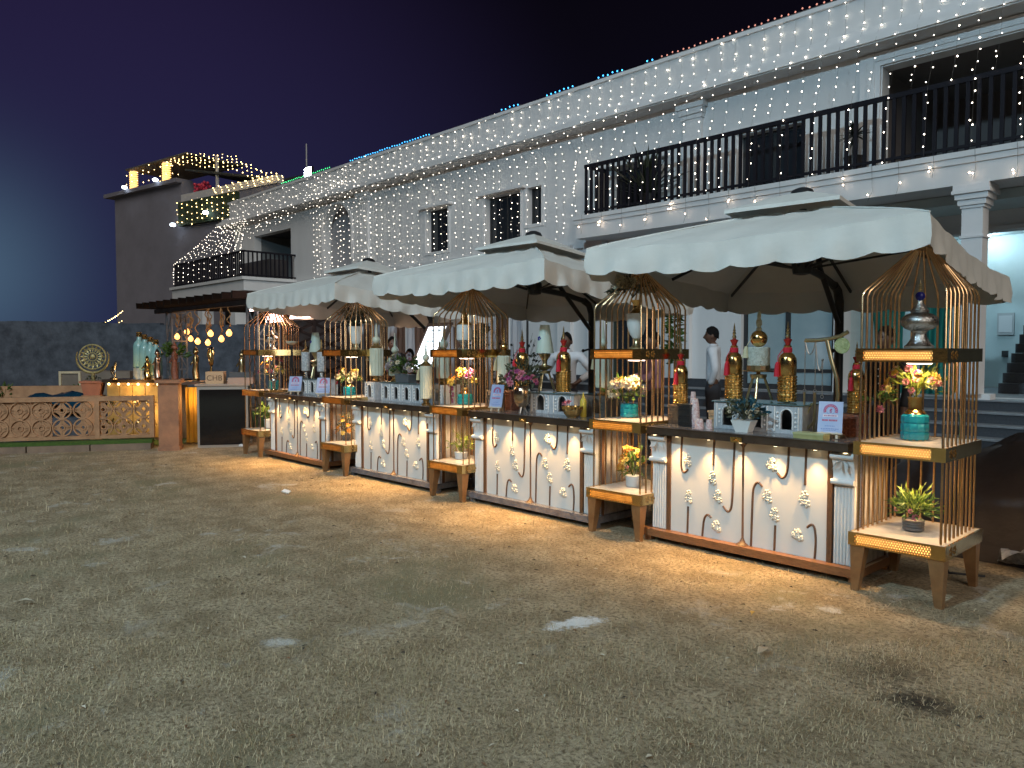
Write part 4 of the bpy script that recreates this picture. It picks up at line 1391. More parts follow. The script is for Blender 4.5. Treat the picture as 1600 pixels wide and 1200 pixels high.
q = MB(); q.lathe([(.07, 0), (.075, .01), (.05, .03), (.04, .05), (.06, .075), (.082, .095), (.07, .10)], 18); q.build('foot', silver, u, smooth=40)
q = MB(); q.lathe([(.078, .101), (.088, .12), (.088, .25), (.078, .27)], 22); q.build('body', white_c, u, smooth=40)
q = MB(); q.lathe([(.082, .271), (.084, .28), (.05, .31), (.028, .335), (.034, .36), (.022, .385), (.012, .42), (.004, .49)], 18); q.build('lid', gold, u, smooth=40)
u = thing('twig_vase', 'white tapered vase of dark twigs under the fourth dome', 'vase', (-8.80, 5.5, 1.617))
q = MB(); q.lathe([(.055, 0), (.058, .012), (.035, .03), (.03, .06), (.045, .075)], 18); q.build('foot', brass, u, smooth=40)
q = MB(); q.lathe([(.045, .076), (.07, .13), (.088, .24), (.096, .30), (.088, .302)], 20); q.build('body', white_c, u, smooth=50)
b = MB()
for k in range(60):
    a = random.uniform(0, 2 * pi); R = random.uniform(.05, .26); H = random.uniform(.40, .63) - R * .45
    b.tube([(0, 0, .28), (cos(a) * R * .4, sin(a) * R * .4, .28 + (H - .28) * .7), (cos(a) * R, sin(a) * R, H)], [.004, .003, .001], 4, cap=False)
    for j in range(3):
        f = random.uniform(.5, 1)
        b.leaf((cos(a) * R * f, sin(a) * R * f, .28 + (H - .28) * f), (cos(a), sin(a), random.uniform(-.3, 1)), .05, .02)
b.build('twigs', dark_leaf, u)
spread(u, (0, 0, .42), .2, .12, [(dry_p, 16, .025, 'ball')], .5)

# ------------------------------------------------------------------ risers
def riser(x0, x1, y0, y1, h, arches, label, m=riser_m, glass=True, z=CT, dk=True):
    r = thing('display_riser', label, 'riser', ((x0 + x1) / 2, y0, z))
    w = (x1 - x0)
    b = MB()
    n = max(1, arches)
    cw = w / n
    t = .012
    ah, aw = h * .62, cw * .34
    for k in range(n):
        cx_ = -w / 2 + cw * (k + .5)
        a0, a1 = cx_ - aw / 2, cx_ + aw / 2
        b.box(-w / 2 + cw * k, a0, 0, t, 0, h)
        b.box(a1, -w / 2 + cw * (k + 1), 0, t, 0, h)
        b.box(a0, a1, 0, t, 0, .03)
        arc = [(a0, h), (a0, ah)] + [(cx_ - aw / 2 * cos(pi * j / 8), ah + aw * .55 * sin(pi * j / 8)) for j in range(1, 8)] + [(a1, ah), (a1, h)]
        b.extr(arc, lambda x, z_: (x, 0, z_), lambda x, z_: (x, t, z_))
    b.box(-w / 2, -w / 2 + t, t, y1 - y0, 0, h)
    b.box(w / 2 - t, w / 2, t, y1 - y0, 0, h)
    b.box(-w / 2 + t, w / 2 - t, y1 - y0 - t, y1 - y0, 0, h)
    b.build('body', m, r)
    q = MB()
    for k in range(n):
        cx_ = -w / 2 + cw * (k + .5)
        for s_ in (-1, 1):
            q.tube([(cx_ + s_ * cw * .38, -.006, .015), (cx_ + s_ * cw * .38, -.006, h - .012)], .006, 6)
            for j in range(4):
                q.ball((cx_ + s_ * cw * .29, -.003, h * (.25 + .16 * j)), .010, 6, 4)
        q.tube([(cx_ - aw / 2 - .008, -.004, .03)] + [(cx_ - (aw / 2 + .008) * cos(pi * j / 8), -.004, ah + (aw * .55 + .008) * sin(pi * j / 8)) for j in range(9)] + [(cx_ + aw / 2 + .008, -.004, .03)], .005, 5)
    q.build('carving', pil_w if m is riser_m else m, r)
    if glass:
        MB().box(-w / 2 - .015, w / 2 + .015, -.015, y1 - y0 + .01, h + .001, h + .009).build('glass_top', glass_top, r)
    return r
riser(-3.41, -2.66, 5.50, 5.84, .215, 3, 'long carved white riser with arches carrying two gold bottles')
riser(-5.57, -4.97, 5.53, 5.86, .20, 2, 'carved pale riser with glass top under the white cone lamp')
riser(-8.22, -7.34, 5.50, 5.84, .225, 4, 'carved pale riser of arches carrying the grey flower trough')
riser(-10.36, -9.84, 5.50, 5.84, .215, 2, 'carved pale riser between the two menu cards')
riser(-4.90, -4.64, 5.62, 5.84, .195, 1, 'dark carved riser under a ribbed jar behind the second cage', riser_dk, False)
riser(-8.60, -8.36, 5.50, 5.84, .225, 1, 'single arched pale box under the jar by the fourth cage', riser_m, False)
riser(-7.28, -7.06, 5.58, 5.84, .225, 1, 'single arched pale box under the jar behind the middle cage', riser_m, False)
riser(-6.28, -5.98, 5.55, 5.84, .20, 1, 'brown slatted riser beside the leaning card and tulip vase', riser_dk, False)

# ------------------------------------------------------------------ red and gold bottles
def bottle(x, y, z, label, sc=1.0):
    o = thing('gold_bottle', label, 'ornamental bottle', (x, y, z), random.uniform(-.3, .3), 'red and gold bottles on the counters')
    P = lambda L: [(r * sc, h * sc) for r, h in L]
    lo = []
    for k in range(9):
        zz = .004 + .023 * k
        lo += [(.066, zz), (.073, zz + .006), (.073, zz + .016), (.066, zz + .022)]
    q = MB(); q.lathe(P(lo), 36, flute=18, depth=.022); q.build('hammered_base', gold_h, o)
    q = MB(); q.lathe(P([(.066, .2115), (.069, .22), (.070, .32), (.066, .345), (.054, .37), (.034, .385), (.030, .395)]), 24); q.build('body', gold, o, smooth=50)
    q = MB(); q.lathe(P([(.033, .386), (.035, .40), (.033, .425), (.028, .428)]), 18); q.build('red_band', red_t, o, smooth=40)
    q = MB(); q.lathe(P([(.028, .4285), (.031, .437), (.022, .446)]), 16); q.build('gold_ring', gold, o, smooth=40)
    q = MB(); q.lathe(P([(.018, .446), (.020, .46), (.032, .485), (.034, .492), (.020, .494), (.012, .50)]), 16); q.build('red_collar', red_m, o, smooth=40)
    q = MB(); q.lathe(P([(.012, .50), (.018, .515), (.010, .53), (.016, .545), (.008, .557), (.012, .57), (.005, .58), (.008, .59), (.001, .63)]), 14); q.build('spire', brass, o, smooth=40)
    q = MB()
    a = random.uniform(-2.4, -1.1)
    px, py = cos(a) * .074 * sc, sin(a) * .074 * sc
    q.tube([(cos(a) * .035 * sc, sin(a) * .035 * sc, .415 * sc), (px, py, .36 * sc), (px * 1.03, py * 1.03, .31 * sc)], .0035, 5)
    q.tube([(px * 1.05, py * 1.05, .315 * sc), (px * 1.12, py * 1.12, .29 * sc), (px * 1.15, py * 1.15, .20 * sc)], [.010 * sc, .016 * sc, .021 * sc], 8)
    q.build('tassel', red_t, o)
bottle(-3.345, 5.69, CT + .226, 'gold bottle with red tassel on the nearest riser, beside the cone of paper cups')
bottle(-2.88, 5.69, CT + .226, 'gold bottle with a red tassel on the nearest riser, beside the chain stand')
bottle(-3.815, 5.62, CT + .163, 'gold bottle with red tassel on a carved box just right of the second cage', .88)
bottle(-2.375, 5.76, CT + .163, 'gold bottle with red tassel on the brick red box, beside the nearest cage', .85)
bottle(-5.225, 5.66, CT + .212, 'gold bottle with red tassel right of the white cone lamp', 1.05)
bottle(-5.88, 5.72, CT + .212, 'gold bottle with red tassel behind the pink tulip vase flowers', 1.03)

# ------------------------------------------------------------------ boxes
def carved_box(x, y, w, d, h, m, label, name='carved_box', z=CT):
    o = thing(name, label, 'box', (x, y, z))
    MB().box(-w / 2, w / 2, -d / 2, d / 2, 0, h - .018).build('body', m, o)
    MB().box(-w / 2 - .006, w / 2 + .006, -d / 2 - .006, d / 2 + .006, h - .0175, h).build('lid', m, o)
    q = MB()
    for i in range(3):
        for j in range(3):
            cx_, cz = -w / 2 + w * (i + .5) / 3, (h - .02) * (j + .5) / 3
            s_ = min(w, h) / 9
            for a, b_, c, e in ((-1, 1, -1, -.6), (-1, 1, .6, 1), (-1, -.6, -.6, .6), (.6, 1, -.6, .6)):
                q.box(cx_ + a * s_, cx_ + b_ * s_, -d / 2 - .005, -d / 2 - .0005, cz + c * s_, cz + e * s_)
    q.build('carving', m, o)
    return o
carved_box(-3.815, 5.62, .135, .16, .162, M('carved_dark_box', (.13, .09, .055), .5, var=(.06, .04, .03), vs=30), 'dark carved box under a gold bottle right of the second cage')
carved_box(-2.385, 5.74, .15, .18, .162, carved, 'brick red carved box under a gold bottle by the nearest cage')
carved_box(-5.895, 5.60, .10, .14, .205, carved, 'reddish carved box between the leaning card and tulip vase')
carved_box(-3.63, 5.46, .115, .12, .185, M('black_dispenser', (.02, .02, .02), .4), 'black box beside the stacked paper cups', 'cup_dispenser')
carved_box(-3.50, 5.66, .06, .10, .13, plywood, 'small plywood caddy behind the paper cups', 'caddy')

# ------------------------------------------------------------------ cups
def cup_stack(x, y, n, r, label, z=CT, lean=0.0):
    o = thing('cup_stack', label, 'paper cups', (x, y, z))
    for k in range(n):
        q = MB(); q.lathe([(r * .72, 0), (r, .07), (r * 1.06, .072), (r * 1.06, .076), (r * .9, .076)], 14)
        c = q.build('cup', cup_m, o)
        c.location = (lean * k, 0, .0765 + .0155 * k)
        c.rotation_euler = (pi, lean * 4, 0)
cup_stack(-3.555, 5.46, 11, .036, 'tall leaning stack of printed paper cups beside the black box', lean=-.001)
cup_stack(-3.70, 5.64, 14, .026, 'thin stack of small white cups behind the black box')
cup_stack(-3.455, 5.36, 1, .038, 'short white cup standing on the nearest counter edge')
cup_stack(-3.372, 5.37, 1, .029, 'smallest white cup, left of the white flower bowl')

# ------------------------------------------------------------------ jar on a brass tripod
def tripod(par, h, r0, r1, m=brass):
    for k in range(3):
        a = -pi / 2 + .35 + 2 * pi * k / 3
        MB().tube([(cos(a) * r0, sin(a) * r0, .005), (cos(a) * r1, sin(a) * r1, h)], .011, 8).build('leg', m, par, smooth=60)
    q = MB(); q.lathe([(r1 + .012, h - .02), (r1 + .02, h - .005), (r1 + .02, h + .012), (.02, h + .014)], 16); q.build('cradle', m, par, smooth=40)
o = thing('tripod_jar', 'white crusted jar with a golden dome on a brass tripod', 'ornament', (-3.125, 5.69, CT + .226))
tripod(o, .20, .115, .045)
q = MB(); q.lathe([(.016, .214), (.016, .235), (.125, .237), (.127, .244), (.02, .246)], 24); q.build('plate', gold_d, o)
q = MB(); q.lathe([(.088, .2465), (.090, .25), (.090, .282), (.086, .284)], 28, flute=14, depth=.02); q.build('gold_band', brass, o)
q = MB(); q.lathe([(.086, .2845), (.088, .29), (.088, .425), (.080, .432)], 28); q.build('jar', M('crusted_white', (.62, .66, .60), .6, var=(.40, .44, .38), vs=45, bump=.8, bs=90), o, smooth=40)
q = MB(); q.ball((0, 0, .498), .068, 18, 10); q.build('dome', gold, o, smooth=80)
q = MB(); q.lathe([(.018, .562), (.026, .575), (.014, .59), (.024, .61), (.024, .64), (.012, .66), (.018, .675), (.014, .70), (.001, .735)], 12, flute=6, depth=.1); q.build('finial', M('pale_crystal', (.6, .62, .5), .2, var=(.35, .36, .22), vs=40), o, smooth=40)
q = MB(); q.tube([(-.03, -.06, .505), (-.062, -.07, .45), (-.068, -.072, .43)], .003, 5); q.tube([(-.068, -.072, .435), (-.072, -.074, .41), (-.074, -.075, .345)], [.012, .018, .026], 8); q.build('tassel', M('cream_tassel', (.55, .52, .34), .8), o)

# ------------------------------------------------------------------ white bowl of flowers
o = thing('flower_bowl', 'white tapering bowl of dark teal foliage on the nearest counter', 'flower bowl', (-3.07, 5.38, CT))
q = MB()
q.hexa([(-.05, -.04, 0), (.05, -.04, 0), (.05, .04, 0), (-.05, .04, 0)], [(-.085, -.055, .092), (.085, -.055, .092), (.085, .055, .092), (-.085, .055, .092)])
q.build('bowl', white_c, o)
foliage(o, (0, 0, .13), .17, .11, 120, olive_leaf, .06, .024, ry=.09)
foliage(o, (.04, 0, .15), .14, .11, 60, M('teal_leaf', (.02, .09, .12), .5, var=(.01, .05, .07), vs=20), .06, .03, ry=.08)
spread(o, (0, 0, .13), .15, .10, [(cream_p, 8, .018, 'ball')], .8, ry=.08)
o = thing('flat_box', 'flat olive and gold box lying on the nearest counter edge', 'box', (-2.51, 5.33, CT))
MB().box(-.11, .11, -.05, .06, 0, .028).build('body', M('olive_tin', (.30, .30, .12), .4, var=(.40, .38, .18), vs=14), o)
MB().box(-.114, .114, -.054, .064, .0285, .042).build('lid', M('olive_lid', (.42, .43, .22), .35), o)

# ------------------------------------------------------------------ menu cards on easels
def menu_card(x, y, rz, w, h, label, z=CT, emblem=True):
    o = thing('menu_card', label, 'menu card', (x, y, z), rz)
    lean = .24
    R = Matrix.Rotation(-lean, 3, 'X')
    def pt(u, v, d=0.0):
        p = R @ Vector((u, -d, v))
        return (p.x, p.y, p.z + .045)
    q = MB(); q.hexa([pt(-w / 2, 0), pt(w / 2, 0), pt(w / 2, 0, -.006), pt(-w / 2, 0, -.006)], [pt(-w / 2, h), pt(w / 2, h), pt(w / 2, h, -.006), pt(-w / 2, h, -.006)])
    bd = q.build('board', card_m, o)
    q = MB(); q.hexa([pt(-w / 2 - .004, -.012, .012), pt(w / 2 + .004, -.012, .012), pt(w / 2 + .004, -.012, -.012), pt(-w / 2 - .004, -.012, -.012)],
                     [pt(-w / 2 - .004, -.001, .012), pt(w / 2 + .004, -.001, .012), pt(w / 2 + .004, -.001, -.012), pt(-w / 2 - .004, -.001, -.012)])
    q.build('ledge', card_e, o)
    for s_ in (-1, 1):
        MB().bar((s_ * w * .30, -.008, 0.002), pt(s_ * w * .30, h * .5, -.014), .016, .012).build('leg', card_e, o)
    MB().bar((0, .09, .002), pt(0, h * .62, -.02), .014, .010).build('leg', card_e, o)
    def stroke(b, u0, u1, v, t=.004, m=0):
        b.add([pt(u0, v - t, .0012), pt(u1, v - t, .0012), pt(u1, v + t, .0012), pt(u0, v + t, .0012)], [(0, 1, 2, 3)], m)
    def ring(b, cu, cv, r0, r1, a0, a1, n=20, m=0, d=.0012):
        vs = []
        for k in range(n + 1):
            a = a0 + (a1 - a0) * k / n
            vs += [pt(cu + r0 * cos(a), cv + r0 * sin(a), d), pt(cu + r1 * cos(a), cv + r1 * sin(a), d)]
        b.add(vs, [(2 * k, 2 * k + 1, 2 * k + 3, 2 * k + 2) for k in range(n)], m)
    b = MB()
    cv = h * .70
    ring(b, 0, cv, w * .19, w * .235, -.35, pi + .35, 24, 0)
    ring(b, 0, cv, w * .25, w * .30, -.35, pi + .35, 24, 1)
    ring(b, 0, cv, w * .155, w * .17, 0, 2 * pi, 24, 2)
    for k in range(11):
        a = -.25 + (pi + .5) * k / 10
        ring(b, cos(a) * w * .243, cv + sin(a) * w * .243, 0.0001, w * .018, 0, 2 * pi, 6, 0, .0016)
    ring(b, w * .005, cv - w * .05, w * .018, w * .05, 0, 2 * pi, 12, 1)
    ring(b, w * .02, cv + w * .055, 0.0001, w * .045, 0, 2 * pi, 10, 1)
    ring(b, -w * .02, cv + w * .02, 0.0001, w * .03, 0, 2 * pi, 10, 0)
    b.add([pt(-w * .32, h * .50, .0014), pt(w * .32, h * .50, .0014), pt(w * .30, h * .585, .0014), pt(-w * .30, h * .585, .0014)], [(0, 1, 2, 3)], 3)
    for u0, u1 in ((-.26, -.19), (-.17, -.13), (-.11, -.02), (0, .05), (.07, .17), (.19, .25)):
        b.add([pt(w * u0, h * .525, .0018), pt(w * u1, h * .525, .0018), pt(w * u1, h * .558, .0018), pt(w * u0, h * .558, .0018)], [(0, 1, 2, 3)], 1)
    x = -.33
    for L in (.05, .055, .05, .055, .045, 0, .055, .05, .055, .05, .055, .04, .04):
        if L:
            stroke(b, x * w, (x + L * .72) * w, h * .395, h * .028, 0)
        x += L if L else .03
    for v, u0, u1, t in ((.21, -.2, .2, .010), (.12, -.36, .36, .012), (.075, -.33, .25, .009)):
        x = u0
        while x < u1:
            L = random.uniform(.03, .09)
            stroke(b, x * w, min(x + L, u1) * w, h * v, h * t, 2)
            x += L + .02
    b.build('print', [ink_red, ink_mag, ink_blue, M('ribbon_pale', (.66, .60, .68), .5)], bd)
menu_card(-2.41, 5.40, radians(14), .165, .225, 'menu card with a red arched emblem by the nearest cage')
menu_card(-5.91, 5.36, radians(14), .155, .235, 'menu card with a plum emblem beside the silver tulip vase')
menu_card(-10.27, 5.38, radians(34), .20, .215, 'menu card on the farthest counter, left of its pale riser')
menu_card(-9.47, 5.38, radians(34), .20, .215, 'menu card on the farthest counter, right of its pale riser')

# ------------------------------------------------------------------ chain stand
o = thing('chain_stand', 'curved brass stand hung with chains, hooks and a gilt disc', 'stand', (-2.46, 5.60, CT))
q = MB(); q.tube([(.0, 0, .0), (.005, 0, .16), (.02, 0, .30), (.012, 0, .42), (-.03, 0, .55), (-.068, 0, .705)], .016, 8); q.build('post', brass, o, smooth=60)
q = MB(); q.tube([(-.235, 0, .705), (-.15, 0, .705), (-.05, 0, .715), (.03, 0, .735), (.085, 0, .765)], .015, 8); q.build('arm', brass, o, smooth=60)
q = MB(); q.lathe([(.07, 0), (.072, .012), (.03, .02)], 20); q.build('base', brass, o)
for x, z0, z1 in ((-.235, .70, .34), (-.155, .70, .34), (-.10, .56, .30)):
    q = MB()
    n = int((z0 - z1) / .011)
    for k in range(n):
        z = z0 - (z0 - z1) * k / n
        q.tube([(x - .004, 0, z), (x + .004, 0, z - .005), (x - .001, 0, z - .011)], .0022, 4, cap=False)
    q.ball((x, 0, z0), .010, 8, 5)
    q.tube([(x + .012 * cos(a), 0, z1 - .014 + .012 * sin(a)) for a in [2 * pi * k / 10 for k in range(11)]], .003, 5)
    q.build('chain', steel, o)
for x0, x1, z0, z1, d in ((-.235, -.155, .70, .70, .10), (-.155, -.10, .70, .56, .14)):
    q = MB()
    q.tube([(x0 + (x1 - x0) * f, 0, z0 + (z1 - z0) * f - d * 4 * f * (1 - f)) for f in [k / 12 for k in range(13)]], .0035, 5)
    q.build('swag_chain', steel, o)
q = MB()
q.tube([(-.235, 0, .315), (-.235, 0, .07)], .008, 6); q.tube([(-.158, 0, .315), (-.158, 0, .02)], .008, 6); q.tube([(-.150, 0, .315), (-.150, 0, .09)], .006, 6)
q.tube([(-.235 + .085 * cos(a), -.01, .14 + .10 * sin(a)) for a in [-2.2 + 1.9 * k / 10 for k in range(11)]], [.004 + .009 * sin(pi * k / 10) for k in range(11)], 6)
q.tube([(-.235, -.01, .10), (-.20, -.01, .17), (-.175, -.01, .22)], [.014, .008, .004], 6)
q.leaf((-.19, -.01, .20), (.6, 0, 1), .05, .035)
q.build('anchor_hook', brass, o)
q = MB(); q.lathe([(.001, -.004), (.055, -.004), (.058, 0), (.055, .004), (.001, .004)], 24); d = q.build('disc', M('pale_gilt', (.52, .54, .28), .35, .3, var=(.30, .34, .14), vs=30, bump=.4), o)
d.location = (.045, -.005, .665); d.rotation_euler = (pi / 2, 0, 0)

# ------------------------------------------------------------------ second counter
o = thing('tulip_vase', 'silver gold tulip shaped vase of pink flowers on three legs', 'vase of flowers', (-5.53, 5.38, CT))
q = MB(); q.lathe([(.02, .058), (.05, .075), (.074, .115), (.084, .17), (.080, .225), (.066, .27), (.058, .275)], 36, flute=9, depth=.05); q.build('body', M('warm_silver', (.66, .55, .42), .24, 1.0, var=(.5, .38, .25), vs=8), o, smooth=50)
for k in range(3):
    a = -pi / 2 + .4 + 2 * pi * k / 3
    MB().tube([(cos(a) * .02, sin(a) * .02, .062), (cos(a) * .055, sin(a) * .055, .001)], [.010, .006], 8).build('leg', steel, o)
foliage(o, (0, 0, .32), .22, .16, 110, olive_leaf, .085, .034)
foliage(o, (.05, 0, .36), .16, .22, 50, dark_leaf, .07, .02)
spread(o, (0, 0, .30), .19, .13, [(magenta_p, 9, .036, 'open'), (pink_p, 10, .038, 'open')], .8)
o = thing('bowl_of_sauce', 'gold fluted bowl with a pink flower in it', 'bowl', (-4.87, 5.40, CT))
q = MB(); q.lathe([(.045, 0), (.05, .006), (.075, .03), (.096, .08), (.098, .105), (.090, .105), (.085, .08), (.03, .03)], 40, flute=20, depth=.03); q.build('bowl', gold, o)
put_blossom(o, (-.05, -.02, .13), (0, -.5, 1), .055, pink_p)
MB().tube([(-.05, -.02, .06), (-.05, -.02, .12)], .004, 5).build('stem', green_leaf, o)
o = thing('squeeze_bottle', 'yellow squeeze bottle standing behind the gold bowl', 'bottle', (-4.83, 5.51, CT))
q = MB(); q.lathe([(.030, 0), (.032, .01), (.032, .15), (.02, .175), (.012, .18)], 16); q.build('body', yellow_pl, o, smooth=40)
q = MB(); q.lathe([(.013, .1805), (.010, .20), (.003, .235)], 10); q.build('nozzle', yellow_pl, o, smooth=40)
def cone_lamp(x, y, z, label, sc=1.0, rz=0):
    o = thing('cone_lamp', label, 'table lamp', (x, y, z), rz)
    tripod(o, .20 * sc, .10 * sc, .04 * sc)
    P = lambda L: [(r * sc, h * sc) for r, h in L]
    q = MB(); q.lathe(P([(.02, .214), (.065, .235), (.085, .255), (.03, .27), (.022, .30), (.035, .33), (.055, .36), (.06, .385), (.03, .39)]), 20); q.build('stem', brass, o, smooth=40)
    q = MB(); q.lathe(P([(.094, .392), (.094, .398), (.048, .675), (.044, .68)]), 28); s_ = q.build('lamp_shade', pale_g, o, smooth=50)
    q = MB()
    for j in range(5):
        a = 2 * pi * j / 5
        q.ball((-.012 * sc + .014 * cos(a), -.068 * sc, .54 * sc + .016 * sin(a)), .012 * sc, 6, 4, scale=(1, .5, 1))
    q.build('blue_motif', cobalt, s_)
cone_lamp(-5.525, 5.70, CT + .212, 'white cone lamp on brass tripod between two gold bottles', 1.0)
cone_lamp(-10.15, 5.66, CT + .225, 'small white cone lamp on a tripod between patterned canisters', .98)

# ------------------------------------------------------------------ cream ribbed jars
def ribbed_jar(x, y, z, label, h=.36, r=.062, top=cream_c):
    o = thing('ribbed_jar', label, 'jar', (x, y, z), 0, 'cream ribbed jars with ball finials')
    q = MB(); q.lathe([(r * .75, 0), (r * .8, .015), (r * .5, .03), (r * .55, .06), (r * .9, .075)], 18); q.build('foot', gold_d, o, smooth=40)
    q = MB(); q.lathe([(r, .0755), (r * 1.04, .085), (r * 1.04, h), (r * .95, h + .012)], 48, flute=16, depth=.035); q.build('body', cream_c, o)
    q = MB(); q.lathe([(r * .97, h + .0125), (r * .99, h + .022), (r * .7, h + .045), (r * .4, h + .062), (r * .35, h + .07)], 20); q.build('lid', gold_d, o, smooth=40)
    q = MB(); q.ball((0, 0, h + .07 + r * .55), r * .62, 14, 8); q.lathe([(r * .25, h + .07 + r * 1.1), (r * .14, h + .16 + r), (r * .05, h + .25 + r)], 10); q.build('finial', top, o, smooth=60)
    q = MB(); q.tube([(-r * .7, -r * .85, h), (-r * .95, -r * 1.0, h - .06), (-r, -r * 1.05, h - .15)], [.004, .014, .022], 7); q.build('tassel', M('beige_tassel%d' % int(x * 100), (.45, .40, .25), .8), o)
ribbed_jar(-8.50, 5.62, CT + .228, 'cream ribbed jar on an arched box just right of the fourth cage', .42, .085)
ribbed_jar(-8.17, 5.68, CT + .237, 'cream ribbed jar left of the grey flower trough', .29, .075)
ribbed_jar(-7.12, 5.38, CT, 'cream ribbed jar on the countertop, in front of the bright menu screen', .44, .066)
ribbed_jar(-7.17, 5.68, CT + .228, 'cream ribbed jar seen through the left side of the middle cage', .36, .085)
ribbed_jar(-6.12, 5.68, CT + .203, 'cream jar with gold ball just right of the middle cage', .36, .068, gold)
ribbed_jar(-4.78, 5.74, CT + .198, 'cream ribbed jar glowing just behind the second cage', .40, .068)

# ------------------------------------------------------------------ flower trough
o = thing('flower_trough', 'dark grey trough of pale mixed flowers on an arched riser', 'flower trough', (-7.82, 5.60, CT + .237))
q = MB(); q.hexa([(-.13, -.06, 0), (.13, -.06, 0), (.13, .06, 0), (-.13, .06, 0)], [(-.15, -.07, .10), (.15, -.07, .10), (.15, .07, .10), (-.15, .07, .10)]); q.build('trough', M('grey_trough', (.10, .11, .12), .6), o)
foliage(o, (0, 0, .15), .28, .15, 150, green_leaf, .08, .032, ry=.13)
foliage(o, (-.1, 0, .17), .28, .17, 70, olive_leaf, .07, .02, ry=.13)
spread(o, (-.05, 0, .15), .27, .20, [(lilac_p, 12, .036, 'ball'), (cream_p, 7, .036, 'open'), (pink_p, 4, .03, 'open')], .8, ry=.12)

# ------------------------------------------------------------------ bright menu screen on a stand
o = thing('menu_screen', 'bright tilted menu light box in a wooden frame behind counter', 'menu screen', (-8.80, 6.55, 0), radians(-3))
sh = .155
def sp_(u, v, d):   # leaning back panel
    return (u, d + .46 * v, 1.34 + .92 * v)
def pan(b, u0, u1, v0, v1, d0, d1, m=0):
    b.hexa([sp_(u0, v0, d0), sp_(u1, v0, d0), sp_(u1, v0, d1), sp_(u0, v0, d1)], [sp_(u0, v1, d0), sp_(u1, v1, d0), sp_(u1, v1, d1), sp_(u0, v1, d1)], m)
b = MB(); pan(b, -.23, .23, .0, .66, .0, .02); scr = b.build('screen', screen_m, o)
b = MB()
pan(b, -.28, -.23, -.05, .72, -.012, .05); pan(b, .23, .28, -.05, .72, -.012, .05); pan(b, -.23, .23, .66, .72, -.012, .05); pan(b, -.23, .23, -.05, 0, -.012, .05)
b.build('frame', M('frame_brown', (.14, .10, .085), .5), o)
b = MB()
for k, (v, w_, t) in enumerate(((.60, .15, .014), (.545, .07, .006), (.515, .05, .006), (.49, .08, .006), (.43, .12, .014), (.38, .10, .006), (.35, .12, .006), (.30, .13, .006), (.25, .09, .007), (.215, .10, .006), (.17, .08, .006), (.12, .11, .006), (.07, .1, .006))):
    x = -w_
    while x < w_:
        L = random.uniform(.02, .06)
        pan(b, x, min(x + L, w_), v - t, v + t, -.003, -.001)
        x += L + .012
b.build('print', M('screen_ink', (.25, .40, .45), .6, emit=(.35, .50, .56), es=.8), scr)
b = MB()
for u in (-.22, .22):
    b.tube([(u, .0, 0), (u, .02, 1.33)], .018, 6)
    b.tube([(u, .55, 0), (u, .22, 1.72)], .014, 6)
b.build('stand', blackm, o)
lamp(o, 'POINT', (0, -.14, 1.62), 3.0, (.85, .92, 1), .18)

# ------------------------------------------------------------------ farthest counter
def canister(x, y, z, label):
    o = thing('canister', label, 'canister', (x, y, z), 0)
    q = MB(); q.lathe([(.03, 0), (.035, .01), (.028, .05), (.028, .09), (.06, .105)], 16); q.build('foot', silver, o, smooth=40)
    q = MB(); q.lathe([(.060, .106), (.063, .11), (.063, .38), (.055, .385)], 24); b = q.build('body', M('speckled_white%d' % int(-x * 100), (.70, .71, .70), .4, var=(.30, .32, .36), vs=38), o, smooth=40)
    q = MB(); q.lathe([(.060, .386), (.062, .395), (.03, .42), (.012, .43), (.02, .45), (.01, .48), (.014, .50), (.003, .56)], 16); q.build('lid', gold_d, o, smooth=40)
canister(-10.41, 5.64, CT + .225, 'patterned white canister left of the small cone lamp')
canister(-9.95, 5.64, CT + .225, 'patterned white canister right of the small cone lamp')
o = thing('bowl_stand', 'tall dark stand holding a pale dish, behind the farthest cage', 'stand', (-10.98, 5.70, CT))
q = MB(); q.tube([(.06, 0, .0), (-.03, 0, .25), (.0, 0, .50), (.03, 0, .72)], .014, 8); q.tube([(-.06, 0, 0), (.03, 0, .25), (.05, 0, .5), (.03, 0, .72)], .012, 8); q.build('twisted_stem', blackm, o, smooth=60)
q = MB(); q.lathe([(.03, .721), (.085, .75), (.09, .775), (.08, .775)], 20, (.03, 0, 0)); q.build('dish', cream_c, o, smooth=40)
o = thing('small_tower', 'small silver tiered ornament behind the farthest cage bars', 'ornament', (-11.0, 5.42, CT))
q = MB(); q.lathe([(.05, 0), (.05, .03), (.02, .05), (.02, .14), (.045, .17), (.04, .20), (.015, .22), (.03, .25), (.012, .27), (.018, .29), (.002, .36)], 16); q.build('body', silver, o, smooth=40)
# ================================================================== sandstone fence on the left
A0, A1 = Vector((-15.35, .45, 0)), Vector((-13.28, 4.42, 0))
fx = (A1 - A0).normalized()
fn = Vector((fx.y, -fx.x, 0))            # towards the camera
FL = (A1 - A0).length
def fp(u, v, z):
    p = A0 + fx * u + fn * v
    return (p.x, p.y, z)
def fbox(b, u0, u1, v0, v1, z0, z1, m=0):
    q0 = [fp(u0, v1, z0), fp(u1, v1, z0), fp(u1, v0, z0), fp(u0, v0, z0)]
    q1 = [fp(u0, v1, z1), fp(u1, v1, z1), fp(u1, v0, z1), fp(u0, v0, z1)]
    b.hexa(q0, q1, m)
fence = thing('jali_fence', 'pierced red sandstone fence of overlapping circle flowers', 'fence')
kb = 5
for k in range(kb):
    b = MB(); fbox(b, FL * k / kb + .01, FL * (k + 1) / kb - .01, -.06, .26, .0, .10)
    b.build('kerb_stone', kerb_m, fence)
b = MB(); fbox(b, 0, FL, -.04, .20, .10, .155); b.build('turf_strip', turf_m, fence)
zb, zt = .175, .86
b = MB()
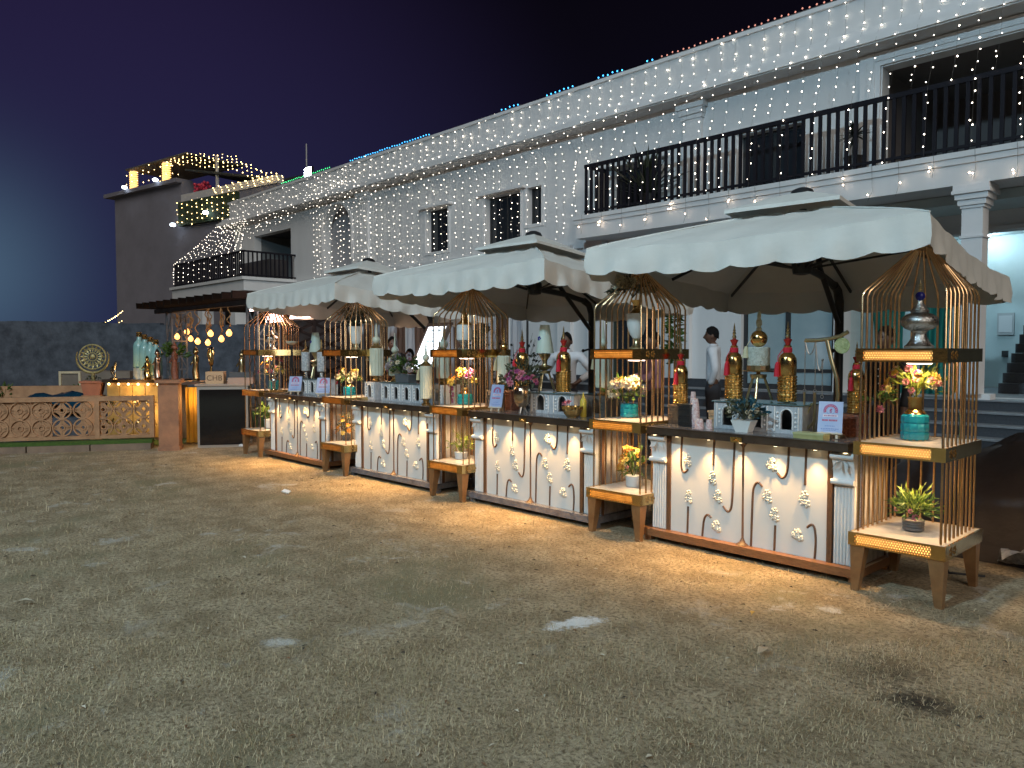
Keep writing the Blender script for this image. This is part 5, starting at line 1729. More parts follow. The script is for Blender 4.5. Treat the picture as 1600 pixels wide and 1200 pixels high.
fbox(b, 0, FL, -.05, .05, zb, zb + .05); fbox(b, 0, FL, -.055, .055, zt - .075, zt)
b.build('rail', sandst, fence)
cell = (zt - .075 - zb - .05) / 2
ncol = int(FL / cell)
cw = FL / ncol
def annulus(b, cu, cz, r0, r1, t, n=20):
    vs, fs = [], []
    for k in range(n):
        a = 2 * pi * k / n
        for r, v in ((r0, t), (r1, t), (r1, -t), (r0, -t)):
            vs.append(fp(cu + r * cos(a), v, cz + r * sin(a)))
    for k in range(n):
        c, d = 4 * k, 4 * ((k + 1) % n)
        for j in range(4):
            fs.append((c + j, c + (j + 1) % 4, d + (j + 1) % 4, d + j))
    b.add(vs, fs)
for k in range(ncol):
    for j in range(2):
        cu, cz = cw * (k + .5), zb + .05 + cell * (j + .5)
        R = cell / 2
        b = MB()
        ds = .001 * ((k + j) % 2)
        annulus(b, cu, cz, R * .89, R * 1.03, .026 + ds, 22)
        annulus(b, cu, cz, R * .20, R * .34, .024 + ds, 12)
        for q in range(4):
            a = pi / 2 * q
            # petal edges: arcs of neighbouring circles
            c2u, c2z = cu + cell / 2 * (1 if q in (0, 3) else -1), cz + cell / 2 * (1 if q in (0, 1) else -1)
            a0 = pi + (pi / 4 + pi / 2 * q) - pi / 4
            pts = [fp(c2u + R * cos(a0 + (pi / 2) * i / 7), 0, c2z + R * sin(a0 + (pi / 2) * i / 7)) for i in range(8)]
            for p, s_ in zip(pts, pts[1:]):
                b.bar(p, s_, .022, .044)
        # the left end of the fence is carved blind, not pierced
        if cu < FL - 1.6:
            fbox(b, cu - cw / 2 + .001, cu + cw / 2 - .001, -.024, -.004, cz - cell / 2 + .001, cz + cell / 2 - .001)
        b.build('flower_tile', sandst, fence)
for u in (FL - .02, FL - .83, FL - 2.42, FL - 4.0):
    b = MB(); fbox(b, u - .035, u + .035, -.06, .06, zb + .001, zt - .076 + .0755); b.build('upright', sandst, fence)

post = thing('sandstone_pedestal', 'square red sandstone pedestal with a cap beside the fence end', 'pedestal', (-12.80, 4.52, 0), radians(60))
MB().box(-.15, .15, -.15, .15, 0, 1.08).build('shaft', sandst2, post)
MB().box(-.19, .19, -.19, .19, 1.081, 1.13).build('cap', sandst2, post)
MB().box(-.165, .165, -.165, .165, 0, .06).build('base', sandst2, post)

b = MB()
b.add([(-24, -2, .012), (-13.35, 4.6, .012), (-14.2, 9, .012), (-24, 9, .012)], [(0, 1, 2, 3)])
o = struct(b.build('turf', turf_m))

# glowing bar behind the fence
amber_t = M('amber_tile', (.42, .27, .09), .5, var=(.30, .18, .05), vs=9)
bar_ = thing('glowing_bar', 'dark topped bar counter with a glowing amber lattice front behind the fence', 'bar counter', (-14.55, 4.55, 0), radians(38))
b = MB(); b.box(-.62, .75, -.06, .55, 1.03, 1.09); b.build('countertop', bronze, bar_)
b = MB(); b.box(-.58, .70, .04, .5, .0, 1.029); b.build('carcass', plywood, bar_)
for k in range(5):
    x = -.56 + .25 * k
    b = MB(); b.box(x, x + .235, .0, .035, .06, .98); p = b.build('front_tile', amber_t, bar_)
    for j in range(2):
        q = MB()
        for i in range(8):
            a = 2 * pi * i / 8
            q.leaf((x + .118, -.004, .30 + .38 * j), (cos(a), 0, sin(a)), .11, .05)
        q.build('leaf_relief', gold_d, p)
for k in range(7):
    x = -.5 + .19 * k
    q = MB(); q.ball((x, -.03, 1.005), .022, 8, 5); q.build('under_light', M('amber_led%d' % k, (1, .8, .4), .4, emit=(1.0, .62, .22), es=8), bar_)
lamp(bar_, 'POINT', (0, -.22, .93), 7, (1, .56, .16), .08)
lamp(bar_, 'POINT', (.4, -.25, .5), 7, (1, .62, .22), .08)

for k, (x, y) in enumerate(((-14.54, 4.62), (-14.43, 4.68), (-14.32, 4.74), (-14.22, 4.80))):
    o = thing('glass_bottle', ('tallest turquoise bottle, at the left of the stepped row', 'turquoise bottle second in the stepped row',
              'turquoise bottle third in the stepped row', 'shortest turquoise bottle, nearest the gilt figures')[k], 'bottle', (x, y, 1.30 - .045 * k), 0, 'row of turquoise bottles on the bar')
    q = MB(); q.lathe([(.085, 0), (.10, .015), (.10, .38), (.085, .44), (.04, .49), (.036, .55)], 20); q.build('body', turq, o, smooth=50)
    q = MB(); q.lathe([(.045, .55), (.05, .565), (.042, .58), (.05, .595), (.042, .61), (.046, .63), (.03, .635)], 16); q.build('cap', gold, o)
    st_ = tag(MB().box(x - .09, x + .09, y - .08, y + .08, 1.092, 1.295 - .045 * k).build('glass_block', M('glass_block%d' % k, (.42, .46, .46), .15, var=(.25, .28, .28), vs=15)),
              ('tallest clear block under the tallest turquoise bottle', 'clear block under the second turquoise bottle', 'clear block under the third turquoise bottle', 'lowest clear block under the shortest turquoise bottle')[k], 'block', 'clear blocks on the bar')

def figure(x, y, z, h, label, m, seed, kind):
    rnd = random.Random(seed)
    o = thing('gilt_figure', label, 'ornament', (x, y, z))
    q = MB(); q.lathe([(.06, 0), (.065, .02), (.045, .035)], 14); q.build('base', m, o)
    b = MB()
    if kind == 'horse':
        b.ball((0, 0, h * .55), h * .16, 10, 7, scale=(1.5, .8, 1))
        b.tube([(h * .18, 0, h * .6), (h * .28, 0, h * .78), (h * .33, 0, h * .9)], [h * .09, h * .07, h * .05], 8)
        b.ball((h * .38, 0, h * .9), h * .06, 8, 5, scale=(1.6, .8, .9))
        for sx in (-.2, -.14, .14, .2):
            b.tube([(sx * h, rnd.uniform(-.04, .04), h * .5), (sx * h * 1.1, 0, h * .25), (sx * h, 0, .03)], [h * .05, h * .03, h * .03], 6)
        b.tube([(-h * .22, 0, h * .6), (-h * .34, 0, h * .5), (-h * .32, 0, h * .25)], [.02, .03, .01], 6)
    elif kind == 'ring':
        b.tube([(0, 0, .03), (0, 0, h * .45)], [.03, .018], 8)
        b.tube([(.105 * cos(a), 0, h * .72 + h * .26 * sin(a)) for a in [2 * pi * k / 18 for k in range(19)]], [.018 + .010 * sin(k) for k in range(19)], 6)
        b.tube([(0, 0, h * .47), (.02, -.01, h * .65), (-.01, 0, h * .85)], [.022, .03, .014], 7)
        b.ball((-.01, 0, h * .88), .028, 8, 5)
    else:
        b.tube([(.02, 0, .03), (-.02, 0, h * .28), (.0, 0, h * .5), (.015, 0, h * .72), (0, 0, h * .80)], [.055, .06, .045, .055, .025], 9)
        b.ball((0, 0, h * .89), h * .085, 10, 7)
        b.tube([(.03, 0, h * .70), (.10, -.02, h * .62), (.13, -.04, h * .82)], [.024, .018, .012], 6)
        b.tube([(-.03, 0, h * .70), (-.10, -.03, h * .55), (-.06, -.07, h * .50)], [.024, .018, .012], 6)
        b.lathe([(.045, h * .955), (.03, h * .98), (.005, h * 1.06)], 8)
    b.build('figure', m, o, smooth=60)
figure(-14.14, 4.62, 1.092, .40, 'small gilt standing figure on the bar by the turquoise bottles', gold, 1, 'man')
figure(-14.02, 4.75, 1.092, .52, 'taller gilt standing figure between the bottles and the pergola post', M('rosy_gilt', (.6, .42, .32), .3, 1.0, var=(.4, .26, .18), vs=12), 2, 'man')
figure(-14.75, 4.25, 1.092, .34, 'small dark horse ornament at the left end of the bar', silver, 3, 'horse')
b = thing('potted_plant', 'leafy bright green plant behind the gilt figures', 'potted plant', (-14.05, 5.05, 1.095))
q = MB(); q.lathe([(.07, 0), (.09, .30), (.08, .30)], 14); q.build('pot', M('steel_pot', (.4, .42, .42), .3, .8), b)
foliage(b, (0, 0, .42), .22, .20, 130, green_leaf, .11, .045)

# disc ornament on a terracotta pot
o = thing('disc_ornament', 'round gilt filigree disc in a crescent holder on a terracotta pot', 'ornament', (-15.25, 4.05, .80), radians(58))
q = MB(); q.hexa([(-.13, -.10, 0), (.13, -.10, 0), (.13, .10, 0), (-.13, .10, 0)], [(-.17, -.13, .22), (.17, -.13, .22), (.17, .13, .22), (-.17, .13, .22)]); q.box(-.19, .19, -.15, .15, .221, .26); q.build('pot', terra, o)
foliage(o, (0, 0, .28), .13, .06, 40, dark_leaf, .06, .02)
q = MB(); q.tube([(0, 0, .26), (0, 0, .42)], [.04, .025], 8); q.tube([(.27 * sin(a), 0, .67 - .27 * cos(a)) for a in [-2.0 + 4.0 * k / 20 for k in range(21)]], [.008 + .018 * sin(pi * k / 20) for k in range(21)], 6); q.build('crescent', old_gold, o)
q = MB()
for r, w_ in ((.22, .016), (.15, .010), (.075, .012)):
    q.tube([(r * cos(a), 0, .69 + r * sin(a)) for a in [2 * pi * k / 28 for k in range(29)]], w_, 5, cap=False)
for k in range(16):
    a = 2 * pi * k / 16
    q.leaf((.08 * cos(a), 0, .69 + .08 * sin(a)), (cos(a), 0, sin(a)), .14, .055, up=(0, 1, 0))
q.ball((0, 0, .69), .05, 10, 6, scale=(1, .4, 1))
q.build('disc', old_gold, o)
b = MB(); b.box(-.16, .16, -.14, .14, 0, .799); tag(b.build('pot_stand', sandst), 'low sandstone block under the terracotta pot', 'block').location = (-15.25, 4.05, 0)
bpy.data.objects['pot_stand'].rotation_euler.z = radians(58)

o = thing('low_cabinet', 'low pale cabinet with a cream framed end behind the disc ornament', 'cabinet', (-19.9, 5.1, 0), radians(48))
MB().box(-.55, 1.05, 0, .8, .0, 1.12).build('body', M('faded_panel', (.20, .17, .14), .8, var=(.15, .13, .11), vs=2), o)
q = MB()
for a in ((-.57, -.52, .55, 1.12), (-.12, -.07, .55, 1.12), (-.52, -.12, 1.07, 1.12), (-.52, -.12, .55, .60)):
    q.box(a[0], a[1], -.04, -.001, a[2], a[3])
q.build('end_frame', cream_p, o)
b = MB()
for i in range(15):
    for j in range(9):
        u, v = -1 + 2 * i / 14, -1 + 2 * j / 8
        r2 = u * u + v * v
        b.v.append((u * 1.0, v * .55, .42 * max(0, 1 - r2 * .55) + .05 * sin(u * 9 + v * 5) + .02 * sin(v * 17)))
for i in range(14):
    for j in range(8):
        a = i * 9 + j
        b.f.append((a, a + 9, a + 10, a + 1)); b.mi.append(0)
o = tag(b.build('blue_cover', blue_t, smooth=70), 'shiny blue sheet thrown over a heap behind the fence', 'cover'); o.location = (-16.0, 3.75, .40); o.rotation_euler.z = radians(55)
b = MB(); b.lathe([(.9, 0), (.85, .3), (.6, .39)], 14); o = tag(b.build('earth_heap', brick_m), 'low heap under the shiny blue sheet', 'heap'); o.location = (-16.0, 3.75, 0.012)

for i, (x, y, z, r, h, n) in enumerate(((-16.9, 2.9, 0.0, .35, .9, 130), (-19.4, 4.1, 0, .35, .75, 110), (-18.6, 4.7, 0.0, .3, .75, 90), (-17.3, 5.9, 0, .35, .85, 110), (-16.2, 2.2, 0, .4, .95, 120))):
    o = thing('shrub', ('dim green shrub at the far left behind the fence', 'dim shrub just left of the low cabinet', 'dim shrub in front of the low cabinet', 'dark shrub behind the terracotta pot, by the bar', 'dark shrub at the left edge close to the fence')[i], 'shrub', (x, y, z))
    q = MB(); q.tube([(0, 0, 0), (.03, .02, h * .6)], [.03, .012], 6); q.build('stem', wood_d, o)
    foliage(o, (0, 0, h * .65), r, h * .45, n, green_leaf if i < 3 else dark_leaf, .13, .05)

# second fence line further back
o = tag(MB().obox((-17.2, 2.4, .48), (.16, 4.4, .92), radians(-30)).build('inner_wall', sandst), 'low red sandstone wall behind the pierced fence', 'wall')

# ================================================================== pergola bar
pg = thing('pergola', 'dark slatted pergola on grey lattice truss posts', 'pergola')
PX0, PX1, PY0, PY1 = -17.4, -12.75, 6.0, 8.2
def truss_post(x, y, z1, w, label_name='truss_post'):
    q = MB()
    for dx in (0, w):
        for dy in (0, w):
            q.box(x + dx - .018, x + dx + .018, y + dy - .018, y + dy + .018, 0, z1)
    p = q.build(label_name, truss, pg)
    n = 4
    q = MB()
    for k in range(n):
        a, c = z1 * k / n, z1 * (k + 1) / n
        for (p0, p1) in (((x, y), (x + w, y)), ((x + w, y), (x + w, y + w))):
            q.bar((*p0, a + .03), (*p1, c - .02), .02, .026)
            q.bar((*p1, a + .03), (*p0, c - .02), .02, .026)
            q.bar((*p0, c), (*p1, c), .026, .03)
    q.build('lattice', truss, p)
truss_post(-13.15, 6.0, 2.405, .40)
truss_post(-17.1, 6.0, 2.405, .30)
q = MB()
for s_ in range(10):
    z = .1 + .25 * s_
    for y0, y1 in ((6.46, 7.1), (7.1, 7.74)):
        q.bar((-12.78, y0, z), (-12.78, y1, z + .25), .03, .05)
        q.bar((-12.78, y1, z), (-12.78, y0, z + .25), .03, .051)
for y in (6.46, 7.1, 7.74):
    q.box(-12.80, -12.745, y - .03, y + .03, 0, 2.6)
q.build('side_lattice', perg_d, pg)
MB().box(PX0 - .3, PX1 + .25, PY0 - .05, PY0 + .05, 2.41, 2.497).build('beam', perg_d, pg)
MB().box(PX0 - .3, PX1 + .25, PY1 - .05, PY1 + .05, 2.41, 2.497).build('beam', perg_d, pg)
for k in range(13):
    x = PX0 - .2 + k * .40
    b = MB(); b.hexa([(x, PY0 - .45, 2.50), (x + .05, PY0 - .45, 2.50), (x + .05, PY1 + .3, 2.50), (x, PY1 + .3, 2.50)],
                     [(x + .13, PY0 - .5, 2.61), (x + .18, PY0 - .5, 2.61), (x + .18, PY1 + .3, 2.61), (x + .13, PY1 + .3, 2.61)])
    b.build('slat', perg_d, pg)
bb = MB(); bb.box(-17.0, -13.3, 8.35, 8.45, 0, 2.4)
bb.build('back_board', dark_int, pg)
for k, (x, w_) in enumerate(((-16.6, .26), (-14.75, .26))):
    pass
t = thing('tube_light', 'short pinkish tube light under the pergola roof', 'tube light', (-14.1, 6.6, 2.40))
MB().box(-.32, .32, -.03, .03, .0, .03).build('housing', white_c, t)
MB().tube([(-.30, 0, -.018), (.30, 0, -.018)], .016, 8).build('tube', neon_m, t)
lamp(t, 'POINT', (0, 0, -.12), 9, (1, .72, .6), .15)
# lit sign of neon bars inside the dome of the farthest cage
t = thing('light_rack', 'bright pinkish rack of tube lights above the farthest counter', 'lights', (-11.6, 6.15, 2.12))
MB().box(-1.1, .55, -.012, .012, -.02, .0).build('bracket', blackm, t)
for k, (x0, x1, z) in enumerate(((-.20, .52, .045), (-.22, .50, .018), (-.25, .22, .085), (-.95, -.55, .10), (-.95, -.55, .07), (-.95, -.55, .01), (-.95, -.55, -.02))):
    MB().tube([(x0, -.02, z), (x1, -.02, z)], .011, 6).build('tube', neon_m, t)
q = MB()
for k in range(6):
    q.box(-.93 + .07 * k, -.905 + .07 * k, -.026, -.014, .022, .055)
q.build('letter_lights', neon_m, t)
lamp(t, 'POINT', (.15, -.15, -.08), 34, (1, .60, .40), .2)
for k, (px, py, pz) in enumerate(((-12.9, 6.25, 2.15), (-12.62, 6.4, 2.16), (-12.45, 6.2, 2.24))):
    t = thing('pendant_bulb', ('pinkish bulb hanging just right of the near pergola post', 'pinkish bulb between the pergola and the farthest cage', 'small pinkish bulb highest by the farthest cage')[k], 'bulb', (px, py, pz))
    q = MB(); q.tube([(0, 0, .06), (0, 0, 2.52 - pz)], .005, 5); q.build('cord', blackm, t)
    q = MB(); q.lathe([(.012, .06), (.016, .04), (.032, .01), (.032, -.02), (.018, -.045), (.002, -.05)], 10); q.build('bulb', neon_m, t)
# Edison bulbs on knotted ropes
EB = [(-17.88, 6.5, 1.95), (-17.3, 6.5, 2.05), (-18.14, 6.9, 1.91), (-16.57, 6.45, 1.83), (-16.9, 6.8, 1.81), (-16.01, 6.5, 1.99), (-15.94, 6.7, 1.88), (-15.32, 6.6, 1.99)]
EL = ('amber bulb on a rope nearest the far pergola post', 'amber bulb second from the far pergola post, high up', 'small dim bulb hanging behind the gilt figures', 'low amber bulb, left of the lowest one',
      'lowest amber bulb, at the middle of the rope cluster', 'amber bulb right of the lowest one, higher up', 'amber bulb in front of the right white column', 'amber bulb nearest the near pergola post')
for k, ((x, y, z), lab) in enumerate(zip(EB, EL)):
    t = thing('edison_bulb', lab, 'bulb', (x, y, z), 0, 'amber bulbs on ropes under the pergola')
    q = MB(); q.lathe([(.018, .10), (.02, .05), (.018, .045)], 10); q.build('socket', blackm, t)
    q = MB(); q.lathe([(.016, .044), (.036, .015), (.058, -.025), (.048, -.075), (.014, -.10)], 12); q.build('bulb', edison_m, t, smooth=60)
    q = MB()
    H = 2.5 - z
    q.tube([(0, 0, .10)] + [(.05 * sin(k + f * 9), .04 * cos(f * 11), .1 + (H - .1) * f) for f in [j / 12 for j in range(1, 12)]] + [(0, 0, H)], .011, 5)
    if k % 2 == 0:
        c0 = .1 + (H - .1) * .5
        q.tube([(.05 + .10 * cos(a), .02 * sin(3 * a), c0 + .13 * sin(a)) for a in [2 * pi * j / 16 for j in range(17)]], .009, 5)
        q.tube([(-.03 + .05 * cos(a), .02, c0 + .05 + .19 * sin(a)) for a in [2 * pi * j / 14 for j in range(15)]], .009, 5)
    q.build('rope', rope_m, t)
    lamp(t, 'POINT', (0, -.08, -.02), 2.6, (1, .42, .12), .05)

cab = thing('glass_cabinet', 'steel framed smoked glass cabinet beside the sandstone pedestal', 'cabinet', (-12.72, 4.92, 0), radians(58))
q = MB()
W_, H_ = .80, 1.02
for x in (0, W_ - .035):
    for y in (0, .45):
        q.box(x, x + .035, y, y + .035, 0, H_)
for z in (.0, H_ - .06):
    q.box(.035, W_ - .035, 0, .035, z, z + (.04 if z == 0 else .06))
    q.box(.035, W_ - .035, .45, .485, z, z + .04)
    for x in (0, W_ - .035):
        q.box(x, x + .035, .035, .45, z, z + .04)
q.build('frame', steel, cab)
MB().box(.036, W_ - .036, .008, .018, .041, H_ - .061).build('front_glass', smoked, cab)
MB().box(.008, .018, .036, .449, .041, H_ - .061).build('side_glass', smoked, cab)
MB().box(-.03, W_ + .03, -.03, .52, H_ + .001, H_ + .03).build('top', M('cabinet_top', (.33, .26, .21), .5), cab)
o = thing('plywood_box', 'pale plywood box engraved with letters on the glass cabinet', 'box', (-12.70, 5.03, H_ + .031), radians(58))
MB().box(.02, .30, .04, .34, 0, .20).build('body', plywood, o)
cu = bpy.data.curves.new('lettering', 'FONT')
cu.body = 'CHB'
cu.size = .125
cu.extrude = .002
cu.align_x = 'CENTER'
lo = bpy.data.objects.new('lettering', cu)
COL.objects.link(lo)
dg = bpy.context.evaluated_depsgraph_get()
lme = bpy.data.meshes.new_from_object(lo.evaluated_get(dg))
bpy.data.objects.remove(lo)
lo = bpy.data.objects.new('lettering', lme)
COL.objects.link(lo)
lo.parent = o
lo.location = (.16, .0385, .055)
lo.rotation_euler = (pi / 2, 0, 0)
lme.materials.clear()
lme.materials.append(engr)
o = thing('serving_tray', 'long pale wooden tray with dark sides on the glass cabinet', 'tray', (-12.50, 5.28, H_ + .031), radians(58))
MB().box(.06, .46, 0, .20, 0, .10).build('body', M('faded_wood', (.40, .29, .23), .6, var=(.32, .22, .17), vs=8), o)
MB().box(.07, .45, .10, .26, .101, .19).build('back_box', M('dark_crate', (.05, .06, .07), .6), o)
for lab, x, y, h, kind, m in (('gilt ring shaped ornament below the amber bulbs', -13.55, 5.5, .62, 'ring', gold), ('gilt standing figure left of the ring ornament', -13.85, 5.35, .58, 'man', gold_d),
                              ('upright gilt fish shaped figure right of the ring ornament', -13.3, 5.95, .52, 'man', brass), ('tall reddish bronze figure behind the sandstone pedestal', -13.9, 5.0, .66, 'man', carved)):
    figure(x, y, 1.062, h, lab, m, int(h * 100), kind)
o = thing('display_table', 'dark display table under the gilt figures', 'table', (-13.95, 4.85, 0), radians(60))
MB().box(0, 1.35, -.05, .45, 1.0, 1.06).build('tabletop', bronze, o)
for x in (.03, 1.27):
    for y in (.0, .38):
        MB().box(x, x + .05, y, y + .05, 0, .999).build('leg', perg_d, o)
t = thing('amber_curtain', 'glowing amber gathered curtain between the pedestal and glass cabinet', 'curtain', (-13.15, 4.90, 0), radians(58))
drape(0, .42, .05, .985, 0, amber_cl, 'drape', t, 5, .03)
lamp(t, 'POINT', (.2, -.20, .8), 5.5, (1, .60, .18), .06)
o = tag(MB().ball((0, 0, 0), .045, 8, 5, scale=(1.4, 1, .6), jit=.25).build('crumpled_paper', paper), 'crumpled white paper on the lawn by the glass cabinet', 'litter')
o.location = (-12.35, 5.50, .026)

# ================================================================== people
def skin_mesh(name, pts, edges, sub=2):
    me = bpy.data.meshes.new(name)
    me.from_pydata([p[:3] for p in pts], edges, [])
    ob = bpy.data.objects.new(name, me)
    COL.objects.link(ob)
    ob.modifiers.new('s', 'SKIN')
    for v, p in zip(me.skin_vertices[0].data, pts):
        v.radius = (p[3], p[4] if len(p) > 4 else p[3])
    me.skin_vertices[0].data[0].use_root = True
    m2 = ob.modifiers.new('u', 'SUBSURF')
    m2.levels = m2.render_levels = sub
    dg = bpy.context.evaluated_depsgraph_get()
    r = bpy.data.meshes.new_from_object(ob.evaluated_get(dg))
    bpy.data.objects.remove(ob)
    bpy.data.meshes.remove(me)
    r.polygons.foreach_set('use_smooth', [True] * len(r.polygons))
    return r
def link(name, me, m, par):
    me.materials.clear()
    me.materials.append(m)
    o = bpy.data.objects.new(name, me)
    COL.objects.link(o)
    o.parent = par
    return o
def person(label, x, y, z, rz, shirt, pose='pockets', h=1.74, trousers=None, moustache=False):
    """faces local -Y"""
    p = thing('person', label, 'person', (x, y, z), rz)
    s = h / 1.74
    p.scale = (s, s, s)
    if pose == 'pockets':
        armL = [(.205, .0, 1.415), (.265, .05, 1.15), (.15, -.03, .93)]
        armR = [(-.205, .0, 1.415), (-.265, .05, 1.15), (-.15, -.03, .93)]
    elif pose == 'hips':
        armL = [(.205, .0, 1.415), (.36, .08, 1.18), (.20, -.08, 1.04)]
        armR = [(-.205, .0, 1.415), (-.36, .08, 1.18), (-.20, -.08, 1.04)]
    elif pose == 'reach':
        armL = [(.205, .0, 1.415), (.26, -.10, 1.16), (.20, -.36, 1.10)]
        armR = [(-.205, .0, 1.415), (-.26, -.10, 1.16), (-.20, -.36, 1.10)]
    else:
        armL = [(.205, .0, 1.415), (.255, .03, 1.13), (.25, -.04, .87)]
        armR = [(-.205, .0, 1.415), (-.255, .03, 1.13), (-.25, -.04, .87)]
    pts = [(0, .0, .95, .105, .078), (0, 0, 1.10, .125, .09), (0, .0, 1.28, .145, .10), (0, .01, 1.40, .12, .085), (0, .005, 1.475, .055), (0, -.012, 1.545, .052)]
    ed = [(0, 1), (1, 2), (2, 3), (3, 4), (4, 5)]
    for arm in (armL, armR):
        b = len(pts)
        pts += [(*arm[0], .058), (*arm[1], .042), (*arm[2], .030)]
        ed += [(3, b), (b, b + 1), (b + 1, b + 2)]
        d = (Vector(arm[2]) - Vector(arm[1])).normalized()
        w = Vector(arm[2])
        palm = w + (Vector((-.35 * w.x, .1, -1)).normalized() if pose == 'pockets' else d) * .07
        if pose == 'pockets':
            d = Vector((-.35 * w.x, .1, -1)).normalized()
        pts.append((*palm, .020 if pose == 'pockets' else .034, .016))
        ed.append((b + 2, b + 3))
        sd = d.cross(Vector((1, 0, 0))).normalized()
        for k in range(4):
            f0 = palm + d * .03 + sd * (.021 * (k - 1.5))
            L = (.055, .068, .064, .048)[k]
            f1 = f0 + d * L * .55
            f2 = f1 + d * L * .4 + Vector((-.010 if arm is armL else .010, 0, -.004))
            n = len(pts)
            pts += [(*f0, .0095), (*f1, .0085), (*f2, .007)]
            ed += [(b + 3, n), (n, n + 1), (n + 1, n + 2)]
        n = len(pts)
        t0 = w + d * .03 - sd * .035
        t1 = t0 + d * .03 - sd * .014
        pts += [(*t0, .011), (*t1, .009)]
        ed += [(b + 2, n), (n, n + 1)]
    for sx in (1, -1):
        b = len(pts)
        pts += [(sx * .09, .0, .88, .070), (sx * .10, -.012, .50, .050), (sx * .105, .025, .10, .040), (sx * .11, -.04, .045, .042, .034), (sx * .115, -.15, .03, .036, .022)]
        ed += [(0, b), (b, b + 1), (b + 1, b + 2), (b + 2, b + 3), (b + 3, b + 4)]
    body = link('body', skin_mesh('body', pts, ed), skin_m, p)
    # head with brow, nose, mouth, ears
    hb = MB()
    nu, nv = 20, 14
    c = Vector((0, -.025, 1.625))
    for j in range(nv + 1):
        la = -pi / 2 + pi * j / nv
        for i in range(nu):
            a = 2 * pi * i / nu
            x_, y_, z_ = cos(la) * cos(a) * .074, cos(la) * sin(a) * .096, sin(la) * .122
            if z_ < -.02:
                f = 1 + z_ * 2.2
                x_ *= f
                y_ = y_ * (f + .06) - .012
            if y_ < -.05 and abs(x_) < .02 and -.05 < z_ < .02:
                y_ -= .024 * (1 - abs(z_ + .02) / .05) * (1 - abs(x_) / .025)
            if y_ < -.05 and .015 < abs(x_) < .05 and 0.0 < z_ < .03:
                y_ += .010
            if y_ < -.05 and abs(x_) < .03 and -.075 < z_ < -.055:
                y_ -= .007
            hb.v.append((c.x + x_, c.y + y_, c.z + z_))
    for j in range(nv):
        for i in range(nu):
            hb.f.append((j * nu + i, j * nu + (i + 1) % nu, (j + 1) * nu + (i + 1) % nu, (j + 1) * nu + i)); hb.mi.append(0)
    for sx in (1, -1):
        hb.ball((sx * .078, -.01, 1.615), .026, 8, 6, scale=(.35, .8, 1.2))
    head = hb.build('head', skin_m, p, smooth=80)
    e = MB()
    for sx in (1, -1):
        e.ball((sx * .030, -.103, 1.638), .011, 8, 5)
    e.build('eyes', hair_m, head)
    if moustache:
        e = MB(); e.tube([(-.028, -.116, 1.572), (0, -.128, 1.578), (.028, -.116, 1.572)], [.004, .009, .004], 6); e.build('moustache', hair_m, head)
    hr = MB()
    for j in range(9):
        la = .12 + (pi / 2 - .12) * j / 8
        for i in range(24):
            a = 2 * pi * i / 24
            fr = max(0, -sin(a))
            l2 = max(la, .12 + .62 * fr ** 2) if j < 8 else la
            back = .38 * max(0, sin(a))
            if j == 0:
                l2 -= back + .1 * (1 - fr)
            g = 1.10 + .02 * sin(a * 7 + j) + .015 * sin(a * 13)
            hr.v.append((c.x + cos(l2) * cos(a) * .074 * g, c.y + .002 + cos(l2) * sin(a) * .096 * g, c.z + sin(l2) * .122 * (g + .02)))
    for j in range(8):
        for i in range(24):
            hr.f.append((j * 24 + i, j * 24 + (i + 1) % 24, (j + 1) * 24 + (i + 1) % 24, (j + 1) * 24 + i)); hr.mi.append(0)
    hr.build('hair', hair_m, head, smooth=80)
    # shirt
    pts = [(0, .0, .92, .158, .118), (0, 0, 1.08, .152, .112), (0, .0, 1.28, .165, .118), (0, .01, 1.405, .135, .095), (0, .008, 1.462, .066)]
    ed = [(0, 1), (1, 2), (2, 3), (3, 4)]
    for arm in (armL, armR):
        b = len(pts)
        wv = Vector(arm[1]).lerp(Vector(arm[2]), 1.0 if pose == 'pockets' else .86)
        pts += [(arm[0][0], arm[0][1], arm[0][2] - .005, .076), (*Vector(arm[0]).lerp(Vector(arm[1]), .55), .066), (*arm[1], .060), (*wv, .047)]
        ed += [(3, b), (b, b + 1), (b + 1, b + 2), (b + 2, b + 3)]
    sh = link('shirt', skin_mesh('shirt', pts, ed), shirt, p)
    q = MB(); q.lathe([(.060, 1.455), (.068, 1.47), (.064, 1.505), (.056, 1.508)], 14, (0, -.002, 0)); q.build('collar', shirt, sh, smooth=60)
    q = MB()
    for k in range(6):
        q.ball((.0, -.112 - .01 * sin(k), 1.38 - .075 * k), .007, 6, 4)
    q.build('buttons', white_c, sh)
    pts = [(0, .0, 1.0, .155, .118), (.0, 0, .90, .15, .118)]
    ed = [(0, 1)]
    for sx in (1, -1):
        b = len(pts)
        pts += [(sx * .092, .0, .78, .112), (sx * .103, -.012, .50, .076), (sx * .108, .02, .12, .064)]
        ed += [(1, b), (b, b + 1), (b + 1, b + 2)]
    link('trousers', skin_mesh('trousers', pts, ed), trousers or trous_m, p)
    for sx in (1, -1):
        q = MB()
        q.hexa([(sx * .11 - .045, -.21, 0), (sx * .11 + .045, -.21, 0), (sx * .11 + .045, .085, 0), (sx * .11 - .045, .085, 0)],
               [(sx * .11 - .036, -.19, .045), (sx * .11 + .036, -.19, .045), (sx * .11 + .042, .075, .10), (sx * .11 - .042, .075, .10)])
        q.build('shoe', shoe_m, p)
    return p
PZ = .15
person('man in a white shirt standing sideways with hands in pockets by the steps', -6.22, 10.0, PZ, radians(-62), shirt_w, 'pockets', 1.79)
person('man in a pale shirt with hands on hips behind a tall gold bottle', -8.23, 9.0, 0, radians(20), shirt_w, 'hips', 1.97 / 1.0 * .95)
